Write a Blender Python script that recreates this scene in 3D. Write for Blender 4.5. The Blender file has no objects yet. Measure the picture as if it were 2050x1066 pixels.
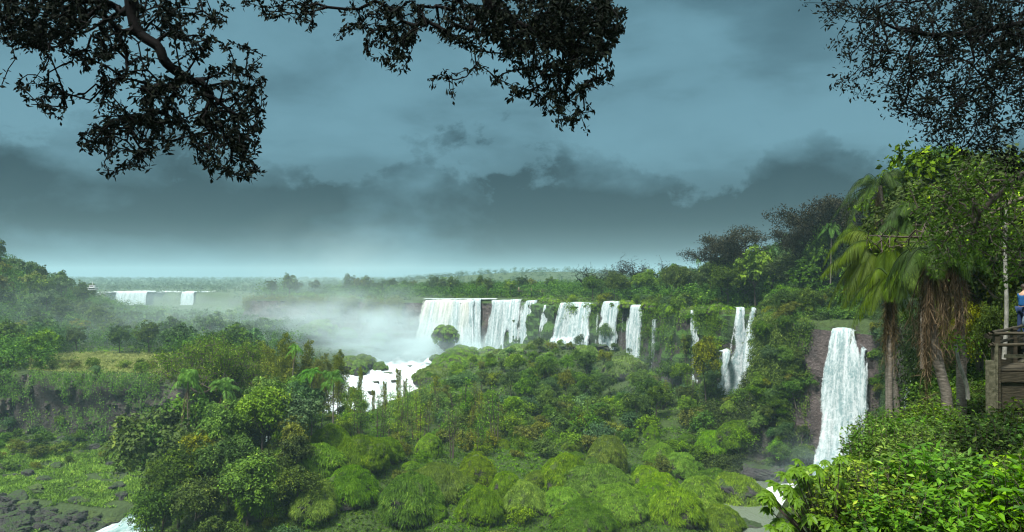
import bpy, math, random
import numpy as np
from mathutils import Vector, Matrix

# ------------------------------------------------------------------ camera, sky, sun, exposure
S = bpy.context.scene
CAMZ = 45.0
FPX = 1500.0
TH = math.atan(23 / FPX)
cam_d = bpy.data.cameras.new("camera")
cam = bpy.data.objects.new("camera", cam_d)
S.collection.objects.link(cam)
cam.location = (0, 0, CAMZ)
cam.rotation_euler = (math.radians(90) + TH, 0, 0)
cam_d.sensor_width = 36
cam_d.lens = 36 * FPX / 2050
cam_d.clip_start = 0.1
cam_d.clip_end = 20000
S.camera = cam

SUN_EL, SUN_AZ = math.radians(58), math.radians(222)      # azimuth clockwise from +Y (behind, to the left)
world = bpy.data.worlds.new("World")
S.world = world
world.use_nodes = True
wt = world.node_tree
wt.nodes.clear()


def N(t, typ, **kw):
    n = t.nodes.new(typ)
    for k, v in kw.items():
        if k in n.inputs:
            n.inputs[k].default_value = v
        else:
            setattr(n, k, v)
    return n


def ramp(t, fac, stops, interp='LINEAR'):
    r = t.nodes.new('ShaderNodeValToRGB')
    cr = r.color_ramp
    cr.interpolation = interp
    while len(cr.elements) > 1:
        cr.elements.remove(cr.elements[-1])
    cr.elements[0].position = stops[0][0]
    c = stops[0][1]
    cr.elements[0].color = (c, c, c, 1) if isinstance(c, (int, float)) else (*c, 1)
    for p, c in stops[1:]:
        e = cr.elements.new(p)
        e.color = (c, c, c, 1) if isinstance(c, (int, float)) else (*c, 1)
    if fac is not None:
        t.links.new(fac, r.inputs['Fac'])
    return r.outputs['Color']


def mth(t, op, a, b=None, c=None, clamp=False):
    n = t.nodes.new('ShaderNodeMath')
    n.operation = op
    n.use_clamp = clamp
    for i, v in enumerate((a, b, c)):
        if v is None:
            continue
        if isinstance(v, (int, float)):
            n.inputs[i].default_value = v
        else:
            t.links.new(v, n.inputs[i])
    return n.outputs[0]


def mixc(t, fac, a, b, blend='MIX'):
    n = t.nodes.new('ShaderNodeMix')
    n.data_type = 'RGBA'
    n.blend_type = blend
    for s, v in ((n.inputs['Factor'], fac), (n.inputs['A'], a), (n.inputs['B'], b)):
        if isinstance(v, (int, float)):
            s.default_value = v
        elif isinstance(v, tuple):
            s.default_value = (*v, 1)
        else:
            t.links.new(v, s)
    return n.outputs['Result']


def build_world():
    t = wt
    tc = t.nodes.new('ShaderNodeTexCoord')
    sep = t.nodes.new('ShaderNodeSeparateXYZ')
    t.links.new(tc.outputs['Generated'], sep.inputs[0])
    z = sep.outputs['Z']
    # broad soft cloud bodies, squeezed flat towards the horizon
    mp = N(t, 'ShaderNodeMapping')
    t.links.new(tc.outputs['Generated'], mp.inputs['Vector'])
    mp.inputs['Scale'].default_value = (1, 1, 2.1)
    mp.inputs['Location'].default_value = (3.35, 0.4, 0.9)
    n1 = N(t, 'ShaderNodeTexNoise', Scale=5.2, Detail=7.0, Roughness=0.52, Distortion=0.25)
    t.links.new(mp.outputs[0], n1.inputs['Vector'])
    mp2 = N(t, 'ShaderNodeMapping')
    t.links.new(tc.outputs['Generated'], mp2.inputs['Vector'])
    mp2.inputs['Scale'].default_value = (1, 1, 3.0)
    mp2.inputs['Location'].default_value = (7.7, 1.3, 2.2)
    n2 = N(t, 'ShaderNodeTexNoise', Scale=2.6, Detail=5.0, Roughness=0.55, Distortion=0.3)
    t.links.new(mp2.outputs[0], n2.inputs['Vector'])
    band = ramp(t, z, [(0.0, 0.22), (0.014, 0.36), (0.035, 0.66), (0.06, 0.84), (0.11, 0.86),
                       (0.15, 0.58), (0.19, 0.30), (0.27, 0.34), (0.36, 0.46), (0.5, 0.3)])
    a = mth(t, 'MULTIPLY_ADD', n1.outputs['Fac'], 1.5, -0.75)
    b = mth(t, 'MULTIPLY_ADD', n2.outputs['Fac'], 1.5, -0.75)
    s = mth(t, 'ADD', mth(t, 'ADD', band, a), b)
    soft = ramp(t, s, [(0.12, 0.0), (0.34, 0.18), (0.48, 0.42), (0.60, 0.66), (0.80, 0.86), (1.0, 1.0)])
    # billowing tops of the dark bank of cloud
    mp3 = N(t, 'ShaderNodeMapping')
    t.links.new(tc.outputs['Generated'], mp3.inputs['Vector'])
    mp3.inputs['Location'].default_value = (1.15, 5.4, 0.3)
    mp3.inputs['Scale'].default_value = (1, 1, 1.3)
    n3 = N(t, 'ShaderNodeTexNoise', Scale=6.5, Detail=10.0, Roughness=0.60, Distortion=0.15)
    t.links.new(mp3.outputs[0], n3.inputs['Vector'])
    e = mth(t, 'SUBTRACT', mth(t, 'MULTIPLY_ADD', n3.outputs['Fac'], 0.36, -0.035), z)
    cum = ramp(t, mth(t, 'ADD', e, 0.5), [(0.488, 0.0), (0.506, 0.62), (0.54, 0.85), (0.60, 1.0)])
    cum = mth(t, 'MULTIPLY', cum, ramp(t, z, [(0.0, 0.15), (0.02, 0.35), (0.055, 0.95), (0.2, 1.0)]))
    dark = mth(t, 'ADD', mth(t, 'MULTIPLY', cum, mth(t, 'MULTIPLY_ADD', n1.outputs['Fac'], 1.9, -0.36)), mth(t, 'MULTIPLY', soft, 0.60), clamp=True)
    col = mixc(t, dark, (0.088, 0.190, 0.240), (0.0056, 0.026, 0.038))
    glow = ramp(t, z, [(0.0, 1.0), (0.03, 0.5), (0.07, 0.0)])
    col = mixc(t, mth(t, 'MULTIPLY', glow, 0.35), col, (0.135, 0.23, 0.27))
    # the cloud deck thins and brightens overhead, far above the frame
    up = ramp(t, z, [(0.40, 0.0), (0.62, 0.6), (1.0, 1.0)])
    col = mixc(t, up, col, (1.05, 1.2, 1.22))
    sky = t.nodes.new('ShaderNodeTexSky')
    sky.sky_type = 'NISHITA'
    sky.sun_disc = False
    sky.sun_elevation = SUN_EL
    sky.sun_rotation = SUN_AZ
    bg1 = N(t, 'ShaderNodeBackground', Strength=0.07)
    t.links.new(sky.outputs[0], bg1.inputs['Color'])
    bg2 = N(t, 'ShaderNodeBackground', Strength=1.0)
    t.links.new(col, bg2.inputs['Color'])
    ms = N(t, 'ShaderNodeMixShader', Fac=0.97)
    t.links.new(bg1.outputs[0], ms.inputs[1])
    t.links.new(bg2.outputs[0], ms.inputs[2])
    out = t.nodes.new('ShaderNodeOutputWorld')
    t.links.new(ms.outputs[0], out.inputs['Surface'])


build_world()
world.cycles.sampling_method = 'MANUAL'
world.cycles.sample_map_resolution = 512
sun_d = bpy.data.lights.new("sun", 'SUN')
sun_d.energy = 5.0
sun_d.angle = math.radians(8)
sun_d.color = (1.0, 0.97, 0.90)
sun = bpy.data.objects.new("sun", sun_d)
S.collection.objects.link(sun)
sdir = Vector((math.sin(SUN_AZ) * math.cos(SUN_EL), math.cos(SUN_AZ) * math.cos(SUN_EL), math.sin(SUN_EL)))
sun.rotation_euler = sdir.to_track_quat('Z', 'Y').to_euler()
sun.location = (-30, -30, 120)

S.view_settings.view_transform = 'Standard'
S.view_settings.look = 'None'
S.view_settings.exposure = 0.70
S.view_settings.gamma = 1.0
S.render.engine = 'CYCLES'
cy = S.cycles
cy.max_bounces = 5
cy.diffuse_bounces = 2
cy.glossy_bounces = 2
cy.transmission_bounces = 2
cy.transparent_max_bounces = 10
cy.volume_bounces = 1
cy.volume_step_rate = 2.0
cy.volume_max_steps = 96
cy.use_denoising = True
cy.use_adaptive_sampling = False
cy.filter_width = 1.2
cy.sample_clamp_indirect = 4.0

# ------------------------------------------------------------------ helpers
C = S.collection
rng = np.random.default_rng(7)
PI = math.pi


def P(px, py, Y):
    u = (px - 1025) / FPX
    v = (533 - py) / FPX
    dy = math.cos(TH) - v * math.sin(TH)
    dz = math.sin(TH) + v * math.cos(TH)
    return np.array([u * Y / dy, Y, CAMZ + dz / dy * Y])


def XP(px, Y):
    return (px - 1025) / FPX * Y


def mesh_obj(name, V, quads=None, tris=None, mats=(), attrs=None, smooth=False, parent=None, fmat=None, link=True):
    V = np.asarray(V, np.float32).reshape(-1, 3)
    me = bpy.data.meshes.new(name)
    me.vertices.add(len(V))
    me.vertices.foreach_set('co', V.ravel())
    q = np.zeros((0, 4), np.int32) if quads is None else np.asarray(quads, np.int32).reshape(-1, 4)
    t = np.zeros((0, 3), np.int32) if tris is None else np.asarray(tris, np.int32).reshape(-1, 3)
    me.loops.add(q.size + t.size)
    me.loops.foreach_set('vertex_index', np.concatenate([q.ravel(), t.ravel()]))
    n = len(q) + len(t)
    me.polygons.add(n)
    st = np.concatenate([np.arange(len(q)) * 4, q.size + np.arange(len(t)) * 3]).astype(np.int32)
    me.polygons.foreach_set('loop_start', st)
    me.polygons.foreach_set('use_smooth', np.full(n, smooth))
    for m in mats:
        me.materials.append(m)
    if fmat is not None:
        me.polygons.foreach_set('material_index', np.asarray(fmat, np.int32))
    me.update(calc_edges=True)
    if attrs:
        for k, a in attrs.items():
            a = np.asarray(a, np.float32)
            if a.ndim == 1:
                at = me.attributes.new(k, 'FLOAT', 'POINT')
                at.data.foreach_set('value', a)
            else:
                at = me.attributes.new(k, 'FLOAT_VECTOR', 'POINT')
                at.data.foreach_set('vector', a.ravel())
    o = bpy.data.objects.new(name, me)
    if link:
        C.objects.link(o)
    if parent is not None:
        o.parent = parent
    return o


def tag(o, label=None, cat=None, group=None, kind=None):
    if label:
        o['label'] = label
    if cat:
        o['category'] = cat
    if group:
        o['group'] = group
    if kind:
        o['kind'] = kind
    return o


def empty(name, loc=(0, 0, 0), label=None, cat=None, group=None, rz=0, sc=1):
    o = bpy.data.objects.new(name, None)
    o.empty_display_size = 0.3
    C.objects.link(o)
    o.location = loc
    o.rotation_euler = (0, 0, rz)
    o.scale = (sc, sc, sc) if isinstance(sc, (int, float)) else sc
    tag(o, label, cat, group)
    return o


KIDS = {}


def kids(o):
    return KIDS.get(o.name, [])


def addkid(p, c):
    KIDS.setdefault(p.name, []).append(c)
    return c


def copy_tree(o, parent=None):
    c = o.copy()
    C.objects.link(c)
    if parent is not None:
        c.parent = parent
        addkid(parent, c)
    for ch in list(kids(o)):
        copy_tree(ch, c)
    return c


class Kind:
    """a kind of thing with several built variants; the first use of a variant places the built one itself"""

    def __init__(self, protos):
        self.p = protos
        self.used = [False] * len(protos)

    def place(self, i, loc, rz, sc, label, cat, group=None, tilt=(0, 0)):
        i %= len(self.p)
        if self.used[i]:
            o = copy_tree(self.p[i])
        else:
            o = self.p[i]
            self.used[i] = True
        o.location = loc
        o.rotation_euler = (tilt[0], tilt[1], rz)
        o.scale = (sc, sc, sc) if isinstance(sc, (int, float)) else sc
        for k in ('label', 'category', 'group'):
            if k in o:
                del o[k]
        tag(o, label, cat, group)
        return o


def nz(v):
    v = np.asarray(v, float)
    return v / np.maximum(np.linalg.norm(v, axis=-1, keepdims=True), 1e-9)


# numpy value noise
def _hash(ix, iy, iz, seed):
    h = (ix.astype(np.int64) * 374761393 + iy.astype(np.int64) * 668265263 + iz.astype(np.int64) * 2147483647 + seed * 974634777)
    h = (h ^ (h >> 13)) * 1274126177
    h = h & 0x7fffffff
    h = (h ^ (h >> 15)) * 2246822519
    return ((h & 0xffffff) / float(0xffffff))


def vnoise(x, y, z=None, seed=0):
    x = np.asarray(x, float)
    y = np.asarray(y, float)
    z = np.zeros_like(x) if z is None else np.asarray(z, float) + 0 * x
    xi, yi, zi = np.floor(x), np.floor(y), np.floor(z)
    xf, yf, zf = x - xi, y - yi, z - zi
    xf = xf * xf * (3 - 2 * xf)
    yf = yf * yf * (3 - 2 * yf)
    zf = zf * zf * (3 - 2 * zf)
    xi, yi, zi = xi.astype(np.int64), yi.astype(np.int64), zi.astype(np.int64)
    r = 0
    for dx in (0, 1):
        wx = xf if dx else 1 - xf
        for dy in (0, 1):
            wy = yf if dy else 1 - yf
            for dz in (0, 1):
                wz = zf if dz else 1 - zf
                r = r + wx * wy * wz * _hash(xi + dx, yi + dy, zi + dz, seed)
    return r * 2 - 1


def fbm(x, y, z=None, o=4, seed=0):
    r, a, f = 0, 0.5, 1.0
    for i in range(o):
        r = r + a * vnoise(np.asarray(x) * f, np.asarray(y) * f, None if z is None else np.asarray(z) * f, seed + i * 17)
        a *= 0.5
        f *= 2.03
    return r


def sstep(a, b, x):
    t = np.clip((np.asarray(x, float) - a) / (b - a), 0, 1)
    return t * t * (3 - 2 * t)


def tps(pts, reg=0.0):
    pts = np.array(pts, float)
    xy = pts[:, :2] / 100
    z = pts[:, 2]
    n = len(xy)

    def phi(r2):
        return 0.5 * r2 * np.log(np.maximum(r2, 1e-12))
    K = phi(((xy[:, None] - xy[None]) ** 2).sum(-1)) + np.eye(n) * reg
    Pm = np.c_[np.ones(n), xy]
    A = np.zeros((n + 3, n + 3))
    A[:n, :n] = K
    A[:n, n:] = Pm
    A[n:, :n] = Pm.T
    w = np.linalg.solve(A, np.r_[z, 0, 0, 0])

    def f(x, y):
        x = np.asarray(x, float) / 100
        y = np.asarray(y, float) / 100
        r = w[n] + w[n + 1] * x + w[n + 2] * y
        for i in range(n):
            r = r + w[i] * phi((x - xy[i, 0]) ** 2 + (y - xy[i, 1]) ** 2)
        return r
    return f


def catmull(pts, n=6):
    p = np.array(pts, float)
    p = np.vstack([2 * p[0] - p[1], p, 2 * p[-1] - p[-2]])
    out = []
    for i in range(1, len(p) - 2):
        for k in range(n):
            t = k / n
            out.append(0.5 * ((2 * p[i]) + (-p[i - 1] + p[i + 1]) * t + (2 * p[i - 1] - 5 * p[i] + 4 * p[i + 1] - p[i + 2]) * t * t
                              + (-p[i - 1] + 3 * p[i] - 3 * p[i + 1] + p[i + 2]) * t ** 3))
    out.append(p[-2])
    return np.array(out)


def pdist(x, y, poly):
    """distance to a polyline and its extra columns at the nearest point"""
    x = np.asarray(x, float)
    y = np.asarray(y, float)
    best = np.full(x.shape, 1e18)
    ex = [np.zeros(x.shape) for _ in range(poly.shape[1] - 2)]
    for a, b in zip(poly[:-1], poly[1:]):
        d = b[:2] - a[:2]
        L = max((d * d).sum(), 1e-9)
        t = np.clip(((x - a[0]) * d[0] + (y - a[1]) * d[1]) / L, 0, 1)
        r = (x - a[0] - t * d[0]) ** 2 + (y - a[1] - t * d[1]) ** 2
        m = r < best
        best = np.where(m, r, best)
        for k in range(len(ex)):
            ex[k] = np.where(m, a[2 + k] + t * (b[2 + k] - a[2 + k]), ex[k])
    return np.sqrt(best), ex


def inside(x, y, poly):
    x = np.asarray(x, float)
    y = np.asarray(y, float)
    c = np.zeros(x.shape, bool)
    q = np.vstack([poly, poly[:1]])
    for a, b in zip(q[:-1], q[1:]):
        if a[1] == b[1]:
            continue
        m = ((a[1] > y) != (b[1] > y)) & (x < (b[0] - a[0]) * (y - a[1]) / (b[1] - a[1]) + a[0])
        c ^= m
    return c


# ------------------------------------------------------------------ the lie of the land
RIM = np.array([(-60, -60, 10), (-8, -6, 8), (-1, 2.5, 8), (2.5, 7, 8), (5, 13.5, 8), (9, 19, 8), (14, 27, 8), (25, 42, 8), (37, 65, 6), (54, 95, 5), (66, 108, 4), (68, 114, 4),
                (64, 122, 4), (75, 142, 4), (81, 153, 4), (79, 160, 3), (68, 168, 3), (66, 174, 14), (71, 186, 20), (71, 198, 14), (69, 204, 4), (59, 208, 3),
                (56, 214, 3), (49, 217, 3), (47, 230, 3), (46, 245, 3), (44, 252, 3), (38, 262, 3), (34, 266, 3), (30, 272, 3), (18, 279, 3),
                (12, 292, 3), (6, 303, 3), (-3, 308, 3), (-6, 318, 3), (-36, 320, 3), (-44, 323, 3), (-80, 332, 3), (-113, 340, 4),
                (-122, 360, 10), (-128, 420, 20), (-180, 640, 30), (-330, 900, 10), (-420, 990, 4), (-545, 1010, 4), (-900, 1100, 10),
                (-3000, 2500, 10)], float)
RIMS = RIM
HPOLY = np.vstack([RIMS[:, :2], [(-3000, 9000), (9000, 9000), (9000, -3000), (-60, -3000)]])
LED = np.array([(-900, 165, 8), (-400, 175, 8), (-200, 205, 5), (-152, 221, 4), (-128, 226, 4), (-101, 224, 4), (-93, 238, 5), (-90, 262, 8),
                (-84, 280, 15), (-95, 330, 20), (-128, 420, 30), (-200, 640, 40)], float)
LPOLY = np.vstack([LED[:, :2], [(-360, 900), (-900, 900)]])
fH = tps([(5, 5, 41.9), (20, 5, 42.2), (20, 33, 39.2), (14, 20, 40.4), (26, 26, 41), (40, 40, 42), (8, 16, 41.2), (60, 80, 43), (40, 60, 42), (85, 120, 41), (78, 150, 35.5), (66, 172, 35.5),
          (95, 190, 40), (70, 205, 36), (60, 225, 36), (50, 250, 35.5), (60, 300, 37), (20, 290, 35.4), (0, 330, 35.4), (-40, 330, 35.4),
          (-110, 345, 35.5), (-50, 450, 36), (50, 450, 38), (150, 300, 44), (150, 150, 50), (100, 60, 48), (-80, 500, 35), (60, 205, 36),
          (-10, -30, 44), (30, 274, 35.4), (46, 243, 35.4)])
fL = tps([(-400, 180, 60), (-200, 212, 20), (-150, 225, 17), (-101, 226, 16), (-95, 245, 17), (-120, 260, 17.5), (-178, 260, 19), (-205, 300, 24),
          (-239, 350, 42), (-216, 350, 34), (-194, 350, 27), (-178, 350, 20), (-160, 350, 21), (-120, 330, 18), (-160, 450, 17), (-280, 400, 54), (-222, 430, 18), (-262, 430, 36),
          (-350, 300, 70), (-320, 600, 12), (-200, 640, 10), (-130, 420, 18), (-88, 270, 15), (-100, 300, 19), (-86, 300, 17), (-240, 560, 12)])
fB = tps([(0, 126, 2), (-30, 126, 3), (30, 126, 1), (0, 100, -2), (0, 60, -4), (-40, 60, -6), (40, 60, -4), (0, 180, 5), (-30, 180, 6), (30, 180, 4),
          (0, 227, 9), (30, 227, 10), (50, 195, 11), (-25, 227, 7), (0, 262, 17), (20, 262, 19), (38, 245, 17), (10, 290, 17), (-5, 300, 12), (-14, 285, 10),
          (-20, 312, 13), (-44, 300, 11), (-46, 284, 8), (-49, 262, 5), (-58, 236, 1), (-68, 215, -3), (-78, 190, -7), (-88, 165, -12),
          (-95, 120, -13), (-95, 60, -14), (-56, 155, 9), (-63, 150, 3), (-45, 150, 11), (-52, 182, 10), (-40, 170, 10), (-66, 172, -3), (-70, 150, -6),
          (-110, 162, -9), (-105, 180, -8), (-120, 200, -5), (-95, 195, -8), (-130, 215, -3), (-150, 200, -2), (-150, 160, -8), (-200, 190, 2),
          (-64, 292, 13), (-70, 305, 15), (-90, 325, 19), (-60, 322, 15), (-112, 328, 21), (-72, 270, 9), (-80, 245, -2), (-85, 222, -6),
          (40, 180, 3), (60, 160, 0), (50, 145, -1), (60, 120, -3), (-25, 258, 10), (-20, 200, 6), (46, 222, 13), (-400, 800, 9), (-250, 700, 9), (-500, 990, 9)])

RIVER = catmull([(-2, 311, 15.2, 14), (-14, 311, 14.6, 16), (-28, 309, 13.8, 24), (-42, 300, 11.5, 32), (-45, 284, 8.5, 36), (-47, 268, 6, 34), (-51, 252, 3.5, 26), (-58, 236, 1.2, 19),
                 (-68, 215, -3, 19), (-76, 192, -7.5, 16), (-83, 168, -11, 15), (-90, 140, -12, 18), (-100, 95, -12.5, 24), (-120, 40, -13, 30)], 6)
POOL = (57, 150, 25, 22)


def far_h(x, y):
    r = np.hypot(x, y)
    return (24.5 + 30 * np.exp(-((x - 60) / 300) ** 2 - ((y - 1350) / 300) ** 2) + 10 * np.exp(-((x - 500) / 300) ** 2 - ((y - 900) / 400) ** 2)
            + 8 * sstep(1500, 3600, r) + 3 * fbm(x / 260, y / 260, o=3, seed=5) * sstep(900, 1600, r))


def hgt(x, y):
    x = np.asarray(x, float)
    y = np.asarray(y, float)
    xc, yc = np.clip(x, -500, 400), np.clip(y, -120, 1000)
    far = sstep(480, 950, y)
    B = np.clip(fB(xc, yc), -16, 26)
    B = B + 1.0 * fbm(x / 9, y / 9, o=3, seed=11)
    B = B * (1 - far) + 9 * far
    wob = 1.6 * fbm(x / 7, y / 7, o=3, seed=3)
    # left ledge and hillside
    d, (w,) = pdist(x, y, LED)
    d = d * np.where(inside(x, y, LPOLY), -1, 1) + wob
    L = np.clip(fL(xc, yc), 8, 85) + 0.8 * fbm(x / 11, y / 11, o=3, seed=12)
    L = L * (1 - sstep(560, 760, y)) + 9 * sstep(560, 760, y)
    k = 1 - sstep(0, 1, d / w)
    B = np.where(d < w, B + (L - B) * k, B)
    # the plateau the falls drop from
    d, (w,) = pdist(x, y, RIMS)
    d = d * np.where(inside(x, y, HPOLY), -1, 1) + wob * np.clip(w / 6, 0.15, 1)
    H = np.clip(fH(xc, yc), 30, 62) + 0.5 * fbm(x / 10, y / 10, o=3, seed=13) * sstep(12, 40, np.hypot(x, y)) * sstep(0, 8, np.abs(d))
    F = far_h(x, y)
    H = H * (1 - far) + F * far
    k = 1 - sstep(0, 1, d / w)
    B = np.where(d < w, B + (H - B) * k, B)
    B = np.where(y > 1500, np.maximum(B, F * sstep(1500, 2500, y) + 9 * (1 - sstep(1500, 2500, y))), B)
    # channels
    rr = RIVER
    d, (rz, rw) = pdist(x, y, rr)
    k = 1 - sstep(0, 4.5, d - rw * 0.5)
    B = B + (rz - 1.4 - B) * k * (B < rz + 14)
    e = np.hypot((x - POOL[0]) / POOL[2], (y - POOL[1]) / POOL[3])
    k = 1 - sstep(0.86, 1.06, e + 0.12 * fbm(x / 5, y / 5, o=2, seed=9))
    B = np.where(B < 12, B + (-2.0 - B) * k, B)
    return B


# ------------------------------------------------------------------ materials
def new_mat(name):
    m = bpy.data.materials.new(name)
    m.use_nodes = True
    t = m.node_tree
    t.nodes.clear()
    return m, t


def finish(t, sh, disp=None):
    o = t.nodes.new('ShaderNodeOutputMaterial')
    t.links.new(sh, o.inputs['Surface'])


def leaf_mat(name, c0, c1, c2=None, trans=0.22, rough=0.6, var=0.055, spec=0.14):
    """foliage: leaf colours run c0..c1 with the 'tint' of each leaf, whole plants vary a little"""
    m, t = new_mat(name)
    at = N(t, 'ShaderNodeAttribute', attribute_name='tint')
    oi = t.nodes.new('ShaderNodeObjectInfo')
    c2 = c2 or c1
    col = ramp(t, at.outputs['Fac'], [(0.0, c0), (0.75, c1), (1.0, c2)])
    hs = t.nodes.new('ShaderNodeHueSaturation')
    t.links.new(mth(t, 'MULTIPLY_ADD', oi.outputs['Random'], var * 0.6, 0.5 - var * 0.3), hs.inputs['Hue'])
    vv = mth(t, 'FRACT', mth(t, 'MULTIPLY', oi.outputs['Random'], 7.31))
    t.links.new(mth(t, 'MULTIPLY_ADD', vv, 0.55, 0.70), hs.inputs['Value'])
    vs = mth(t, 'FRACT', mth(t, 'MULTIPLY', oi.outputs['Random'], 13.7))
    t.links.new(mth(t, 'MULTIPLY_ADD', vs, 0.2, 1.0), hs.inputs['Saturation'])
    t.links.new(col, hs.inputs['Color'])
    p = N(t, 'ShaderNodeBsdfPrincipled', Roughness=rough)
    p.inputs['Specular IOR Level'].default_value = spec
    t.links.new(hs.outputs[0], p.inputs['Base Color'])
    if trans > 0:
        tr = t.nodes.new('ShaderNodeBsdfTranslucent')
        t.links.new(hs.outputs[0], tr.inputs['Color'])
        mx = N(t, 'ShaderNodeMixShader', Fac=trans)
        t.links.new(p.outputs[0], mx.inputs[1])
        t.links.new(tr.outputs[0], mx.inputs[2])
        finish(t, mx.outputs[0])
    else:
        finish(t, p.outputs[0])
    return m


def plain_mat(name, c0, c1, scale=3.0, rough=0.8, stretch=(1, 1, 1), bump=0.3, detail=5, spec=0.2):
    m, t = new_mat(name)
    tc = t.nodes.new('ShaderNodeTexCoord')
    mp = N(t, 'ShaderNodeMapping')
    mp.inputs['Scale'].default_value = stretch
    t.links.new(tc.outputs['Object'], mp.inputs['Vector'])
    n = N(t, 'ShaderNodeTexNoise', Scale=scale, Detail=float(detail), Roughness=0.6)
    t.links.new(mp.outputs[0], n.inputs['Vector'])
    col = ramp(t, n.outputs['Fac'], [(0.3, c0), (0.7, c1)])
    p = N(t, 'ShaderNodeBsdfPrincipled', Roughness=rough)
    p.inputs['Specular IOR Level'].default_value = spec
    t.links.new(col, p.inputs['Base Color'])
    if bump:
        b = N(t, 'ShaderNodeBump', Strength=bump, Distance=0.1)
        t.links.new(n.outputs['Fac'], b.inputs['Height'])
        t.links.new(b.outputs[0], p.inputs['Normal'])
    finish(t, p.outputs[0])
    return m


M = {}
M['leaf_dark'] = leaf_mat('leaf_dark', (0.012, 0.026, 0.006), (0.078, 0.132, 0.022), (0.18, 0.24, 0.04))
M['leaf_mid'] = leaf_mat('leaf_mid', (0.018, 0.045, 0.008), (0.125, 0.225, 0.033), (0.28, 0.39, 0.06))
M['leaf_blue'] = leaf_mat('leaf_blue', (0.022, 0.048, 0.018), (0.090, 0.165, 0.055), (0.19, 0.28, 0.10))
M['leaf_olive'] = leaf_mat('leaf_olive', (0.040, 0.056, 0.010), (0.175, 0.205, 0.030), (0.31, 0.32, 0.055), trans=0.3)
M['leaf_rust'] = leaf_mat('leaf_rust', (0.012, 0.014, 0.008), (0.034, 0.032, 0.014), (0.06, 0.05, 0.02), var=0.03)
M['leaf_bright'] = leaf_mat('leaf_bright', (0.020, 0.056, 0.008), (0.120, 0.240, 0.024), (0.28, 0.40, 0.07), trans=0.3, rough=0.5, spec=0.22)
M['leaf_lime'] = leaf_mat('leaf_lime', (0.034, 0.074, 0.008), (0.165, 0.280, 0.024), (0.32, 0.42, 0.05), trans=0.3)
M['leaf_shade'] = leaf_mat('leaf_shade', (0.003, 0.005, 0.004), (0.007, 0.010, 0.006), (0.012, 0.016, 0.008), trans=0.05, var=0.03, spec=0.08, rough=0.8)  # shade of backlit overhead leaves is put into this near-black colour
M['grass'] = leaf_mat('grass', (0.028, 0.060, 0.008), (0.160, 0.275, 0.030), (0.33, 0.42, 0.07), trans=0.25)
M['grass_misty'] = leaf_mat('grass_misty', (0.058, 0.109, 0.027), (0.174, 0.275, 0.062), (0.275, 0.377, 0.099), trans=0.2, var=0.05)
M['frond'] = leaf_mat('frond', (0.043, 0.109, 0.022), (0.123, 0.246, 0.037), (0.232, 0.348, 0.062), trans=0.25, var=0.05)
M['frond_lime'] = leaf_mat('frond_lime', (0.065, 0.123, 0.012), (0.217, 0.348, 0.025), (0.377, 0.464, 0.037), trans=0.3, var=0.03)
M['dead'] = leaf_mat('dead_frond', (0.050, 0.036, 0.022), (0.130, 0.095, 0.055), (0.22, 0.17, 0.10), trans=0.1, var=0.03)
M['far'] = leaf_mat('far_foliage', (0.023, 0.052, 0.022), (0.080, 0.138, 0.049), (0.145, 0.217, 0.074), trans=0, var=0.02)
M['bark'] = plain_mat('bark', (0.035, 0.028, 0.022), (0.11, 0.09, 0.07), 4, stretch=(3, 3, 0.6))
M['bark_dark'] = plain_mat('bark_dark', (0.003, 0.003, 0.003), (0.008, 0.007, 0.007), 6, spec=0.05)  # near-black, so the backlit look of limbs sits in the colour
M['bark_pale'] = plain_mat('bark_pale', (0.13, 0.13, 0.11), (0.34, 0.33, 0.29), 5, stretch=(2, 2, 1.2))
M['palm_bark'] = plain_mat('palm_bark', (0.06, 0.05, 0.04), (0.20, 0.18, 0.15), 6, stretch=(1, 1, 3))
M['wood'] = plain_mat('weathered_wood', (0.045, 0.036, 0.026), (0.15, 0.12, 0.085), 5, stretch=(0.7, 0.7, 5))
M['wood_pale'] = plain_mat('pale_wood', (0.12, 0.10, 0.07), (0.30, 0.27, 0.21), 5, stretch=(2, 2, 2))


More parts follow.
